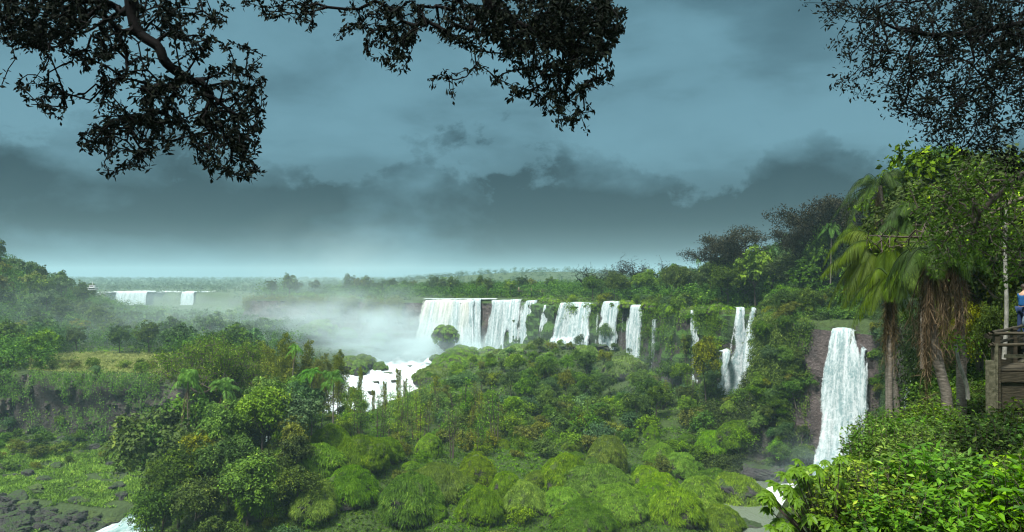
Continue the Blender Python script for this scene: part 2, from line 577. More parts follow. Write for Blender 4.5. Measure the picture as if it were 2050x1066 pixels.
def rock_mat(name, c0, c1, c2, moss=(0.045, 0.085, 0.018), moss_lo=0.55, scale=0.5, streak=False):
    m, t = new_mat(name)
    g = t.nodes.new('ShaderNodeNewGeometry')
    sep = t.nodes.new('ShaderNodeSeparateXYZ')
    t.links.new(g.outputs['Normal'], sep.inputs[0])
    mp = N(t, 'ShaderNodeMapping')
    t.links.new(g.outputs['Position'], mp.inputs['Vector'])
    mp.inputs['Scale'].default_value = (1, 1, 0.22) if streak else (1, 1, 1)
    n = N(t, 'ShaderNodeTexNoise', Scale=scale, Detail=8.0, Roughness=0.65)
    t.links.new(mp.outputs[0], n.inputs['Vector'])
    v = N(t, 'ShaderNodeTexNoise', Scale=scale * 5, Detail=6.0, Roughness=0.7)
    t.links.new(g.outputs['Position'], v.inputs['Vector'])
    col = ramp(t, n.outputs['Fac'], [(0.30, c0), (0.5, c1), (0.66, c1), (0.74, c2)])
    col = mixc(t, 0.6, col, ramp(t, v.outputs['Fac'], [(0.3, 0.35), (0.7, 1.0)]), 'MULTIPLY')
    mf = mth(t, 'ADD', sep.outputs['Z'], mth(t, 'MULTIPLY_ADD', n.outputs['Fac'], 1.3, -0.65))
    mf = ramp(t, mf, [(moss_lo - 0.12, 0.0), (moss_lo + 0.12, 1.0)])
    mc = ramp(t, v.outputs['Fac'], [(0.3, tuple(c * 0.45 for c in moss)), (0.7, moss)])
    col = mixc(t, mf, col, mc)
    p = N(t, 'ShaderNodeBsdfPrincipled', Roughness=0.75)
    p.inputs['Specular IOR Level'].default_value = 0.3
    t.links.new(col, p.inputs['Base Color'])
    b = N(t, 'ShaderNodeBump', Strength=0.9, Distance=0.8)
    t.links.new(v.outputs['Fac'], b.inputs['Height'])
    t.links.new(b.outputs[0], p.inputs['Normal'])
    finish(t, p.outputs[0])
    return m


M['ground'] = rock_mat('ground_cover', (0.020, 0.018, 0.018), (0.055, 0.048, 0.045), (0.10, 0.075, 0.055), moss=(0.050, 0.085, 0.018), moss_lo=0.42, scale=0.25)
M['cliff'] = rock_mat('basalt_cliff', (0.030, 0.027, 0.030), (0.115, 0.092, 0.088), (0.30, 0.16, 0.095), moss_lo=0.52, scale=0.34, streak=True)
M['cliff_green'] = rock_mat('mossy_cliff', (0.014, 0.020, 0.014), (0.035, 0.070, 0.022), (0.060, 0.13, 0.03), moss=(0.06, 0.14, 0.02), moss_lo=0.22, scale=0.5, streak=True)
M['rock'] = rock_mat('wet_basalt', (0.020, 0.019, 0.021), (0.070, 0.064, 0.066), (0.13, 0.11, 0.10), moss_lo=0.80, scale=0.6)
M['rock_mossy'] = rock_mat('mossy_basalt', (0.018, 0.018, 0.018), (0.060, 0.056, 0.052), (0.10, 0.09, 0.075), moss=(0.075, 0.12, 0.022), moss_lo=0.45, scale=0.5)


def fall_mat():
    m, t = new_mat('falling_water')
    uv = N(t, 'ShaderNodeAttribute', attribute_name='flow')
    cov = N(t, 'ShaderNodeAttribute', attribute_name='cover')
    mp = N(t, 'ShaderNodeMapping')
    mp.inputs['Scale'].default_value = (1.0, 0.055, 1)
    t.links.new(uv.outputs['Vector'], mp.inputs['Vector'])
    n = N(t, 'ShaderNodeTexNoise', Scale=1.25, Detail=9.0, Roughness=0.70, Distortion=0.35)
    t.links.new(mp.outputs[0], n.inputs['Vector'])
    mp2 = N(t, 'ShaderNodeMapping')
    mp2.inputs['Scale'].default_value = (2.2, 0.8, 1)
    t.links.new(uv.outputs['Vector'], mp2.inputs['Vector'])
    n2 = N(t, 'ShaderNodeTexNoise', Scale=1.2, Detail=6.0, Roughness=0.7, Distortion=0.5)
    t.links.new(mp2.outputs[0], n2.inputs['Vector'])
    mp3 = N(t, 'ShaderNodeMapping')
    mp3.inputs['Scale'].default_value = (3.4, 1.3, 1)
    t.links.new(uv.outputs['Vector'], mp3.inputs['Vector'])
    n3 = N(t, 'ShaderNodeTexNoise', Scale=1.6, Detail=5.0, Roughness=0.75, Distortion=0.8)
    t.links.new(mp3.outputs[0], n3.inputs['Vector'])
    f = mth(t, 'MULTIPLY_ADD', n2.outputs['Fac'], 0.36, mth(t, 'MULTIPLY', n.outputs['Fac'], 0.58))
    f = mth(t, 'MULTIPLY_ADD', n3.outputs['Fac'], 0.22, f)
    # alpha where the cover of the sheet exceeds the streak noise
    al = mth(t, 'SUBTRACT', mth(t, 'MULTIPLY_ADD', cov.outputs['Fac'], 0.80, 0.20), f)
    al = ramp(t, al, [(0.0, 0.0), (0.10, 0.75), (0.2, 1.0)])
    tan = N(t, 'ShaderNodeAttribute', attribute_name='silt')
    base = mixc(t, ramp(t, f, [(0.46, 0.0), (0.54, 0.35), (0.64, 1.0)]), (0.60, 0.645, 0.66), (0.20, 0.29, 0.30))
    base = mixc(t, mth(t, 'MULTIPLY', tan.outputs['Fac'], 0.7), base, (0.62, 0.52, 0.38))
    p = N(t, 'ShaderNodeBsdfPrincipled', Roughness=0.6)
    p.inputs['Specular IOR Level'].default_value = 0.25
    t.links.new(base, p.inputs['Base Color'])
    b = N(t, 'ShaderNodeBump', Strength=0.8, Distance=0.6)
    t.links.new(f, b.inputs['Height'])
    t.links.new(b.outputs[0], p.inputs['Normal'])
    tr = t.nodes.new('ShaderNodeBsdfTransparent')
    mx = t.nodes.new('ShaderNodeMixShader')
    t.links.new(al, mx.inputs[0])
    t.links.new(tr.outputs[0], mx.inputs[1])
    t.links.new(p.outputs[0], mx.inputs[2])
    finish(t, mx.outputs[0])
    return m


def river_mat(name, foam_lo, foam_hi, water=(0.07, 0.10, 0.085), scale=0.12):
    m, t = new_mat(name)
    uv = N(t, 'ShaderNodeAttribute', attribute_name='flow')
    mp = N(t, 'ShaderNodeMapping')
    mp.inputs['Scale'].default_value = (1.0, 0.35, 1)
    t.links.new(uv.outputs['Vector'], mp.inputs['Vector'])
    n = N(t, 'ShaderNodeTexNoise', Scale=scale, Detail=9.0, Roughness=0.68, Distortion=0.6)
    t.links.new(mp.outputs[0], n.inputs['Vector'])
    n2 = N(t, 'ShaderNodeTexNoise', Scale=scale * 9, Detail=4.0, Roughness=0.6)
    t.links.new(mp.outputs[0], n2.inputs['Vector'])
    foam = ramp(t, n.outputs['Fac'], [(foam_lo, 0.0), (foam_hi, 1.0)])
    col = mixc(t, foam, water, (0.64, 0.69, 0.70))
    p = N(t, 'ShaderNodeBsdfPrincipled')
    t.links.new(mth(t, 'MULTIPLY_ADD', foam, 0.5, 0.12), p.inputs['Roughness'])
    t.links.new(col, p.inputs['Base Color'])
    b = N(t, 'ShaderNodeBump', Strength=0.45, Distance=0.5)
    t.links.new(mth(t, 'ADD', n.outputs['Fac'], mth(t, 'MULTIPLY', n2.outputs['Fac'], 0.35)), b.inputs['Height'])
    t.links.new(b.outputs[0], p.inputs['Normal'])
    finish(t, p.outputs[0])
    return m


M['fall'] = fall_mat()
M['rapids'] = river_mat('white_water', 0.30, 0.58, water=(0.30, 0.38, 0.37), scale=0.22)
M['pool'] = river_mat('pool_water', 0.66, 0.80, water=(0.115, 0.14, 0.105), scale=0.25)
M['lower'] = river_mat('turquoise_river', 0.42, 0.62, water=(0.16, 0.27, 0.26), scale=0.10)
M['upper'] = river_mat('upper_river', 0.36, 0.52, water=(0.25, 0.33, 0.34), scale=0.06)


# ------------------------------------------------------------------ ground sheet
def build_ground():
    a = np.concatenate([np.linspace(-180, -42, 70, endpoint=False), np.linspace(-42, 42, 860, endpoint=False), np.linspace(42, 180, 71)])
    a = np.radians(a)
    r = np.concatenate([np.geomspace(1.0, 100, 120, endpoint=False), np.linspace(100, 380, 330, endpoint=False), np.geomspace(380, 5600, 270)])
    A, R = np.meshgrid(a, r)
    X, Y = R * np.sin(A), R * np.cos(A)
    Z = hgt(X, Y)
    V = np.stack([X, Y, Z], -1).reshape(-1, 3)
    nr, na = len(r), len(a)
    i = np.arange(nr - 1)[:, None] * na + np.arange(na - 1)[None]
    q = np.stack([i, i + na, i + na + 1, i + 1], -1).reshape(-1, 4)[:, ::-1]
    o = mesh_obj('ground', V, q, mats=[M['ground']], smooth=True)
    tag(o, kind='structure')


build_ground()


# ------------------------------------------------------------------ water
def ribbon(name, path, mat, lift=0.0, nu=24, rough=0.35, kind='structure', seed=1):
    p = path
    d = np.gradient(p[:, :2], axis=0)
    d = nz(d)
    nrm = np.stack([-d[:, 1], d[:, 0]], -1)
    s = np.r_[0, np.cumsum(np.linalg.norm(np.diff(p[:, :2], axis=0), axis=1))]
    u = np.linspace(-0.56, 0.56, nu)
    X = p[:, 0, None] + nrm[:, 0, None] * u * p[:, 3, None]
    Y = p[:, 1, None] + nrm[:, 1, None] * u * p[:, 3, None]
    Z = p[:, 2, None] + lift + 0 * X + rough * fbm(X / 3, Y / 3, o=3, seed=seed)
    V = np.stack([X, Y, Z], -1).reshape(-1, 3)
    fl = np.stack([(u[None] * p[:, 3, None]), s[:, None] + 0 * X, 0 * X], -1).reshape(-1, 3)
    i = np.arange(len(p) - 1)[:, None] * nu + np.arange(nu - 1)[None]
    q = np.stack([i, i + nu, i + nu + 1, i + 1], -1).reshape(-1, 4)
    o = mesh_obj(name, V, q, mats=[mat], attrs={'flow': fl}, smooth=True)
    return tag(o, kind=kind)


def densify(p, step):
    s = np.r_[0, np.cumsum(np.linalg.norm(np.diff(p[:, :2], axis=0), axis=1))]
    t = np.arange(0, s[-1], step)
    return np.stack([np.interp(t, s, p[:, k]) for k in range(p.shape[1])], -1)


_rv = densify(RIVER, 1.0)
_k = int(np.argmin(np.abs(_rv[:, 1] - 232)))
ribbon('river', _rv[:_k + 1], M['rapids'], rough=2.2, nu=60)
ribbon('river', _rv[_k:], M['lower'], rough=0.5, nu=30)


def disc(name, cx, cy, rx, ry, z, mat, n=60, rings=24, seed=3, amp=0.05):
    a = np.linspace(0, 2 * PI, n, endpoint=False)
    r = np.linspace(0, 1, rings + 1)[1:]
    X = cx + rx * r[:, None] * np.cos(a)
    Y = cy + ry * r[:, None] * np.sin(a)
    V = np.stack([X, Y, z + amp * fbm(X, Y, o=2, seed=seed)], -1).reshape(-1, 3)
    V = np.vstack([V, [[cx, cy, z]]])
    c = len(V) - 1
    i = np.arange(rings - 1)[:, None] * n + np.arange(n)[None]
    j = np.arange(rings - 1)[:, None] * n + (np.arange(n)[None] + 1) % n
    q = np.stack([i, i + n, j + n, j], -1).reshape(-1, 4)
    k = np.arange(n)
    t = np.stack([np.full(n, c), k, (k + 1) % n], -1)
    fl = V.copy()
    fl[:, 2] = 0
    return mesh_obj(name, V, q, t, mats=[mat], attrs={'flow': fl}, smooth=True)


tag(disc('plunge_pool', POOL[0], POOL[1], POOL[2] * 1.12, POOL[3] * 1.12, 0.0, M['pool']), kind='structure')
M['foam'] = river_mat('foam_patches', 0.40, 0.52, water=(0.115, 0.14, 0.105), scale=0.30)
tag(disc('foam_water', 66, 153, 15, 12, 0.10, M['foam'], amp=0.08), kind='structure')
# river above the main lip, terraces and the far river
ribbon('river_above_falls', densify(np.array([(-38, 325, 35.8, 10), (-20, 324, 35.8, 10), (-6, 323, 35.8, 9)], float), 1.5), M['upper'], rough=0.15)
ribbon('cascade_stream', densify(catmull([(-1, 300, 13.2, 7), (-6, 291, 11.5, 9), (-12, 284, 10.2, 8), (-22, 277, 8.8, 6), (-32, 270, 6.8, 5)], 6), 0.8), M['rapids'], lift=0.6, rough=0.5)
ribbon('distant_river', densify(np.array([(-412, 1030, 25.6, 60), (-450, 1025, 25.3, 40), (-480, 1030, 25.6, 70), (-545, 1040, 25.6, 90)], float), 3), M['upper'], rough=1.4)


def waterfall(name, lip, bots, out=1.6, flare=0.0, cover=1.0, silt=0.0, label='', nv=44, du=0.22, back=2.5, ledge=None, seed=0,
              slant=0.0, rag=0.46, group=None, cat='waterfall', holes=()):
    """lip: points left->right (x,y,z); bots: base z per lip point. flows to the viewer's left of the lip direction"""
    lip = np.array(lip, float)
    s0 = np.r_[0, np.cumsum(np.linalg.norm(np.diff(lip[:, :2], axis=0), axis=1))]
    W = s0[-1]
    nu = max(8, int(W / du))
    s = np.linspace(0, W, nu)
    Lx, Ly, Lz = (np.interp(s, s0, lip[:, k]) for k in range(3))
    Bz = np.interp(s, s0, np.array(bots, float))
    dx, dy = lip[-1, 0] - lip[0, 0], lip[-1, 1] - lip[0, 1]
    L = math.hypot(dx, dy)
    ex, ey = dx / L, dy / L
    ox, oy = ey, -ex                      # outwards, towards the viewer for a left-to-right lip
    V, FL, CV, SL, Q = [], [], [], [], []
    base = 0
    for layer in range(2):
        v = np.linspace(-0.12, 1, nv)
        U, VV = np.meshgrid(s, v)
        U = U + layer * 0.1
        drop = np.clip(VV, 0, 1)
        un = U / W
        H = (Lz - Bz)[None, :]
        fall = H * drop
        # horizontal throw grows as the root of the drop; wobble in strands
        str1 = fbm(U / 1.3 + 7 * seed, VV * 1.2, o=3, seed=seed + layer * 5)
        thr = out * np.sqrt(drop + 1e-6) + (0.35 + 1.0 * drop) * 0.55 * str1 + layer * 0.35 + 0.25 * fbm(U / 0.5, VV * 14, o=2, seed=seed + 9) * drop
        if ledge:
            for lv, amt in ledge:
                thr = thr + amt * sstep(lv - 0.04, lv + 0.04, drop + 0.05 * fbm(U / 2, 0 * U, o=2, seed=seed + 4))
        thr = np.where(VV < 0, VV / 0.12 * back, thr)
        lat = (un - 0.5) * flare * drop + slant * drop + 0.25 * fbm(U / 2, VV * 4, o=2, seed=seed + 3) * drop
        X = Lx[None] + ox * thr + ex * lat
        Y = Ly[None] + oy * thr + ey * lat
        Z = Lz[None] - fall + 0.25 * fbm(U / 1.5, 0 * U, o=2, seed=seed + 2) - np.where(VV > 0, 0, 0) + 0.12
        edge = np.minimum(un, 1 - un) * W
        ed = sstep(-0.2, 1.2 + 0.09 * min(W, 14), edge + 1.5 * fbm(U / 3 + seed, VV * 3, o=3, seed=seed + 31))
        c = cover * (0.25 + 0.75 * ed) + rag * fbm(U / 2.2, VV * 0.6, o=3, seed=seed + 21)
        c = c + 0.12 * sstep(0.75, 1, drop) - 0.0 * layer
        for hu, hv, hr, hh in holes:
            k = np.exp(-((un - hu) * W / hr) ** 2 - ((drop - hv) / hh) ** 2)
            c = c - 1.1 * k
        sl = silt * sstep(0.35, 0.6, 0.5 + 0.8 * fbm(U / 5 + 3, VV * 0.5, o=2, seed=seed + 41)) * (1 - 0.5 * drop)
        n = U.size
        V.append(np.stack([X, Y, Z], -1).reshape(-1, 3))
        FL.append(np.stack([U + 31 * layer + 11 * seed, fall + VV * 2, 0 * U], -1).reshape(-1, 3))
        CV.append(np.clip(c, 0, 1.3).ravel())
        SL.append(sl.ravel())
        i = np.arange(nv - 1)[:, None] * nu + np.arange(nu - 1)[None] + base
        Q.append(np.stack([i, i + nu, i + nu + 1, i + 1], -1).reshape(-1, 4))
        base += n
    o = mesh_obj(name, np.vstack(V), np.vstack(Q), mats=[M['fall']], attrs={'flow': np.vstack(FL), 'cover': np.concatenate(CV), 'silt': np.concatenate(SL)}, smooth=True)
    return tag(o, label, cat, group)


def LP(px, py, Y):
    return tuple(P(px, py, Y))


WF = waterfall
G_MAIN = 'white waterfalls dropping over the plateau rim'
WF('waterfall', [LP(848, 602, 319), LP(900, 601, 318), (-13, 317, 35.6), LP(952, 602, 317)], [14, 14, 14.6, 15], out=3.2, cover=1.12, silt=0.55,
   label='broadest white waterfall, tan streaked, pouring into the misty white river', seed=1, flare=6, slant=-2, group=G_MAIN)
WF('waterfall', [LP(936, 602, 316.5), LP(956, 602, 316)], [15, 15], out=1.8, cover=0.72, seed=2, label='thin ragged strands falling just right of the broadest waterfall', group=G_MAIN)
WF('waterfall', [LP(980, 603, 307), LP(1015, 601, 306), LP(1045, 600, 303)], [13, 13.5, 15.5], out=2.4, cover=1.0, seed=3, flare=2, slant=-1.5,
   label='white waterfall behind the round mossy boulders, right of the bare grey rock wall', group=G_MAIN, holes=[(0.62, 0.75, 1.2, 0.25)])
WF('waterfall', [LP(1046, 603, 301), LP(1080, 602, 296)], [14.5, 16], out=2.0, cover=0.84, seed=4, flare=1, label='narrow waterfall over green moss, split into separate threads', group=G_MAIN)
WF('waterfall', [LP(1088, 612, 288), LP(1110, 612, 285)], [17.5, 18], out=1.4, cover=0.8, seed=5, slant=-1.5, label='thinnest slanting waterfall between the moss strips and the broad white sheet', group=G_MAIN)
WF('waterfall', [LP(1124, 607, 277.5), LP(1150, 606, 277), LP(1192, 608, 271)], [17.6, 17.2, 18.5], out=3.6, cover=1.05, seed=6, flare=3.5, slant=-1.6,
   label='second broadest white waterfall, spreading over rocks beside the leaning dark tree', ledge=[(0.72, 1.2)], group=G_MAIN, holes=[(0.5, 0.86, 0.9, 0.12)])
WF('waterfall', [LP(1206, 604, 266), LP(1246, 605, 259)], [18, 18], out=2.0, cover=0.95, seed=7, slant=-1.2, flare=1, label='medium white waterfall dropping behind the round topped island tree', group=G_MAIN)
WF('waterfall', [LP(1260, 611, 253), LP(1294, 612, 248.5)], [14, 16], out=1.8, cover=0.85, seed=8, slant=-0.8, flare=0.5, label='lacy waterfall right of the round topped island tree, thin at its foot', group=G_MAIN)
WF('waterfall', [LP(1382, 622, 215.5), LP(1414, 622, 215)], [12, 12], out=2.2, cover=0.86, seed=9, slant=-1.0, label='thin bluish waterfall left of the mossy overhanging rock', ledge=[(0.8, 0.6)], group=G_MAIN)
WF('waterfall', [LP(1296, 640, 240), LP(1330, 640, 232)], [13, 13], out=0.8, cover=0.33, seed=10, label='faint trickles on the dark mossy wall right of the lacy waterfall', group=G_MAIN)
WF('waterfall', [LP(1474, 617, 206), LP(1496, 616, 206)], [13, 13], out=3.0, cover=1.08, seed=11, flare=6.0, slant=-2.4, label='left white plume of the twin waterfall with a dark gap at its top', group=G_MAIN)
WF('waterfall', [LP(1497, 617, 205), LP(1521, 619, 204)], [13, 14], out=2.6, cover=1.05, seed=12, flare=4.0, slant=-1.0, label='right white plume of the twin waterfall with a dark gap at its top', group=G_MAIN)
WF('waterfall', [LP(1440, 706, 201), LP(1462, 700, 201)], [15.5, 16.5], out=1.8, cover=0.8, seed=13, slant=-1.2, label='small lower cascade below the twin waterfall, half behind a bushy tree', group=G_MAIN)
WF('waterfall', [LP(1660, 660, 163.5), LP(1690, 657, 162), LP(1722, 668, 160.5)], [0, 0, 0.5], out=3.6, cover=1.12, seed=14, flare=8.0, slant=-1.6, du=0.12, nv=90,
   label='tall near waterfall on the right, falling beside the orange rock face', group=G_MAIN, holes=[(0.80, 0.88, 0.8, 0.16)])
WF('waterfall', [LP(1716, 690, 159.5), LP(1744, 712, 158)], [0.5, 1], out=2.2, cover=0.82, seed=15, du=0.12, nv=80, slant=-0.6, label='right hand strand of the tall near waterfall, beyond a dark slit of rock', group=G_MAIN)
WF('waterfall', [LP(1832, 688, 109), LP(1866, 686, 107)], [18, 18], out=1.4, cover=0.86, seed=16, du=0.12, nv=60, flare=1.5, slant=-1, label='small white waterfall glimpsed through foliage left of the palm trunks', group=G_MAIN)
for _i, (_a, _b, _y, _bz, _c, _l) in enumerate([(1062, 1072, 297.5, 15, .6, 'thread of water on green moss, first right of the split narrow waterfall'), (1080, 1088, 292, 16, .55, 'thread of water on green moss, second right of the split narrow waterfall'),
                                              (1196, 1205, 269, 19, .62, 'thin strand just right of the second broadest waterfall'), (1245, 1254, 257.5, 17, .5, 'faint strand left of the lacy waterfall'),
                                              (1340, 1348, 228, 13, .5, 'faint thread on the mossy wall, left of the thin bluish waterfall'), (1360, 1368, 219, 13, .45, 'fainter thread right beside the thin bluish waterfall'),
                                              (1424, 1430, 213.5, 15, .5, 'thin thread over the mossy overhanging rock'), (1110, 1120, 282, 17, .6, 'thin strand hugging the left side of the second broadest waterfall')]):
    WF('waterfall', [LP(_a, 606 + (_y < 260) * 12, _y), LP(_b, 606 + (_y < 260) * 12, _y - 1)], [_bz, _bz], out=1.2, cover=_c, seed=40 + _i, slant=-0.6, label=_l, group=G_MAIN)
G_FAR = 'distant waterfalls beyond the left forest'
WF('waterfall', [(-522, 988, 26.3), (-500, 987, 26.3), (-478, 985, 26.3)], [4, 4, 6], out=4, cover=0.85, seed=17, du=0.9, nv=20, back=26, label='wide distant waterfall, left one of the far pair beyond the forest', group=G_FAR)
WF('waterfall', [(-434, 985, 26.3), (-426, 984, 26.3), (-415, 982, 26.0)], [8, 6, 6], out=4, cover=0.98, seed=18, du=0.9, nv=20, back=26, label='smaller distant waterfall, right one of the far pair beyond the forest', group=G_FAR)


# ------------------------------------------------------------------ cliffs
def cliff(name, line, w, mat, amp=1.2, seed=0, step=0.8, top_in=0.6, nv=26, batter=1.2, colw=3.0, jag=1.0):
    """a rock wall standing along a polyline (x,y,top,bottom); outwards is to the right of travel reversed sign w"""
    p = densify(np.array(line, float), step)
    d = np.zeros((len(p), 2))
    d[:] = nz(np.gradient(p[:, :2], axis=0))
    out = np.stack([d[:, 1], -d[:, 0]], -1) * w
    s = np.arange(len(p)) * step
    v = np.linspace(0, 1, nv)
    Sg, Vg = np.meshgrid(s, v)
    top, bot = p[None, :, 2], p[None, :, 3]
    Z = top + (bot - top) * Vg
    col = np.abs(((Sg + 1.2 * fbm(Sg / 4, Z / 9, o=2, seed=seed)) / colw) % 1 - 0.5) * 2
    dd = top_in + batter * Vg ** 1.4 * 2 + amp * (fbm(Sg / 5, Z / 4, o=4, seed=seed + 1) * 1.6 + 0.35 * col * jag) + 0.6 * np.floor(3 * fbm(Sg / 9, Z / 3, o=2, seed=seed + 2)) / 3 * amp
    dd = np.where(Vg == 0, -1.5, dd)
    X = p[None, :, 0] + out[None, :, 0] * dd
    Y = p[None, :, 1] + out[None, :, 1] * dd
    V = np.stack([X, Y, Z + np.where(Vg == 0, 0.1, 0)], -1).reshape(-1, 3)
    n = len(p)
    i = np.arange(nv - 1)[:, None] * n + np.arange(n - 1)[None]
    q = np.stack([i, i + n, i + n + 1, i + 1], -1).reshape(-1, 4)
    o = mesh_obj(name, V, q, mats=[mat], smooth=False)
    tag(o, kind='structure')
    return o


# main wall: left part in mist, bare grey stretch, mossy strips, right hand walls (outward = towards the viewer)
cliff('cliff', [(-122, 345, 35, 17), (-113, 339, 35.4, 15), (-80, 331, 35.4, 13), (-46, 322, 35.2, 12), (-36, 318.6, 35, 12), (-7, 316.6, 35, 12), (-4, 307.5, 35, 11)], 1, M['cliff'], seed=5, amp=1.0)
cliff('cliff', [(-4, 307, 35, 11), (5, 302, 35, 13), (11, 292, 35, 14), (17, 279.5, 35, 15)], 1, M['cliff_green'], seed=15, amp=0.9)
cliff('cliff', [(17, 279, 35, 15), (29.5, 271.6, 35, 16), (34, 265.6, 35, 16), (38, 261.5, 35, 14), (44, 251.5, 35, 10), (46, 245, 35, 9), (47, 230, 35, 8), (49, 216.6, 35, 8),
                (56, 213.6, 35.4, 8)], 1, M['cliff_green'], seed=6, amp=0.9)
cliff('cliff', [(56, 213, 35.6, 12), (59, 207.5, 35.4, 12), (69, 203.6, 35.4, 12), (70, 198, 36, 12)], 1, M['cliff_green'], seed=7, amp=0.9)
cliff('cliff', [(65, 170, 35, -2), (68, 167.5, 35, -2), (78.6, 159.5, 34, -2)], 1, M['cliff'], seed=8, amp=0.7)
cliff('cliff', [(78.6, 159.5, 34, -2), (80.5, 152.5, 36, -2), (74.5, 141, 39, -2), (73, 134, 38, 0), (64, 122, 38, 0), (68, 113.5, 36, 4), (66, 107.5, 36, 4), (60, 101, 38, 6)], 1, M['cliff_green'], seed=12, amp=0.4)
cliff('cliff', [(-220, 200, 20, -4), (-200, 205, 19, -4), (-152, 221, 17, -5), (-128, 226, 16.6, -6), (-101, 224, 16, -9), (-93, 238, 16.5, -6), (-90, 262, 15, 2)], 1, M['cliff'], seed=9, amp=2.3, nv=48, step=0.5, colw=2.2, jag=1.6)
cliff('cliff', [(-560, 1012, 26, 2), (-545, 1009, 26, 2), (-420, 1001, 25.4, 2), (-400, 975, 25.4, 2)], 1, M['cliff'], seed=10, amp=0.8, step=4, nv=10)

# ------------------------------------------------------------------ foliage builders
def cards(pos, nrm, ln, wd, r, axis=None, fold=0.12, down=0.0):
    n = len(pos)
    nrm = nz(nrm)
    if axis is None:
        axis = r.normal(size=(n, 3))
    axis = axis + np.array([0, 0, -down])
    axis = nz(axis - nrm * (axis * nrm).sum(-1, keepdims=True))
    side = np.cross(nrm, axis)
    ln = np.broadcast_to(np.asarray(ln, float), (n,))[:, None]
    wd = np.broadcast_to(np.asarray(wd, float), (n,))[:, None]
    V = np.stack([pos - axis * ln * 0.5, pos + side * wd * 0.5 + nrm * fold * wd, pos + axis * ln * 0.5, pos - side * wd * 0.5 + nrm * fold * wd], 1)
    return V


def leafmesh(name, V, tint, mats, parent=None, extra=None, link=True, fm=None):
    n = len(V)
    q = np.arange(n * 4).reshape(n, 4)
    return mesh_obj(name, V.reshape(-1, 3), q, mats=mats, attrs={'tint': np.repeat(tint, 4)}, parent=parent, link=link, fmat=fm)


def sub_cards(r, sc, sn, srad, per, leaf, asp, coh=0.55, flatk=0.45, st=None, down=0.15):
    """sprays of leaves: each spray (centre, normal, radius) is a loose flattened tuft with leaves lying roughly one way"""
    k = np.repeat(np.arange(len(sc)), per)
    n = len(k)
    q = r.normal(size=(n, 3)) * 0.55
    d = (q * sn[k]).sum(-1, keepdims=True)
    q = q - sn[k] * d * (1 - flatk)
    q[:, 2] -= 0.25 * (q ** 2).sum(-1)
    pos = sc[k] + q * srad[k][:, None]
    nr = sn[k] * coh + q * 0.35 + r.normal(size=(n, 3)) * 0.35 + [0, 0, 0.15]
    sz = leaf * r.uniform(0.6, 1.4, n)
    V = cards(pos, nr, sz, sz * asp, r, down=down)
    tint = np.clip(0.40 + st[k] + r.normal(size=n) * 0.13, 0, 1)
    return V, tint


def crown_cards(r, R, H, z0, n, leaf, lobes=16, asp=0.55, flat=0.0, up=0.5, lob=(0.26, 0.44), low=-0.35, per=26, ssz=0.17):
    """leafy sprays gathered in uneven lobes, with gaps between them"""
    d = nz(r.normal(size=(lobes * 3, 3)) + [0, 0, 0.25])
    d = d[d[:, 2] > low][:lobes]
    k = len(d)
    rad = r.uniform(lob[0], lob[1], k) * R
    c = d * np.array([R, R, H * 0.5]) * r.uniform(0.35, 0.85, (k, 1))
    c[:, 2] = c[:, 2] * (1 - flat) + z0 + H * 0.5
    lt = r.uniform(-0.10, 0.10, k)
    ns = n // per
    w = rad ** 2
    i = r.choice(k, ns, p=w / w.sum())
    dd = nz(r.normal(size=(ns, 3)) + [0, 0, 0.35])
    rough = 1 + 0.45 * vnoise(dd[:, 0] * 2.2 + i * 3.1, dd[:, 1] * 2.2, dd[:, 2] * 2.2, seed=int(r.integers(1, 999)))
    rr = rad[i] * r.uniform(0.45, 1.08, ns) ** 0.6 * rough
    sc = c[i] + dd * rr[:, None] * [1, 1, 0.78]
    sn = nz(dd * 0.6 + [0, 0, up + 0.2] + r.normal(size=(ns, 3)) * 0.25)
    V, tint = sub_cards(r, sc, sn, ssz * R * r.uniform(0.6, 1.3, ns), per, leaf, asp, st=lt[i] + r.uniform(-0.28, 0.32, ns))
    return V, tint, c, rad


def tube(pts, rad, sides=6, cap=False):
    p = np.asarray(pts, float)
    rad = np.broadcast_to(np.asarray(rad, float), (len(p),))
    d = nz(np.gradient(p, axis=0))
    ref = np.where(np.abs(d[:, 2:3]) > 0.9, [[1., 0, 0]], [[0, 0, 1.]])
    a = nz(np.cross(d, ref))
    b = np.cross(d, a)
    t = np.linspace(0, 2 * PI, sides, endpoint=False)
    V = p[:, None] + rad[:, None, None] * (a[:, None] * np.cos(t)[None, :, None] + b[:, None] * np.sin(t)[None, :, None])
    i = np.arange(len(p) - 1)[:, None] * sides + np.arange(sides)[None]
    j = np.arange(len(p) - 1)[:, None] * sides + (np.arange(sides)[None] + 1) % sides
    Q = np.stack([i, i + sides, j + sides, j], -1).reshape(-1, 4)
    return V.reshape(-1, 3), Q


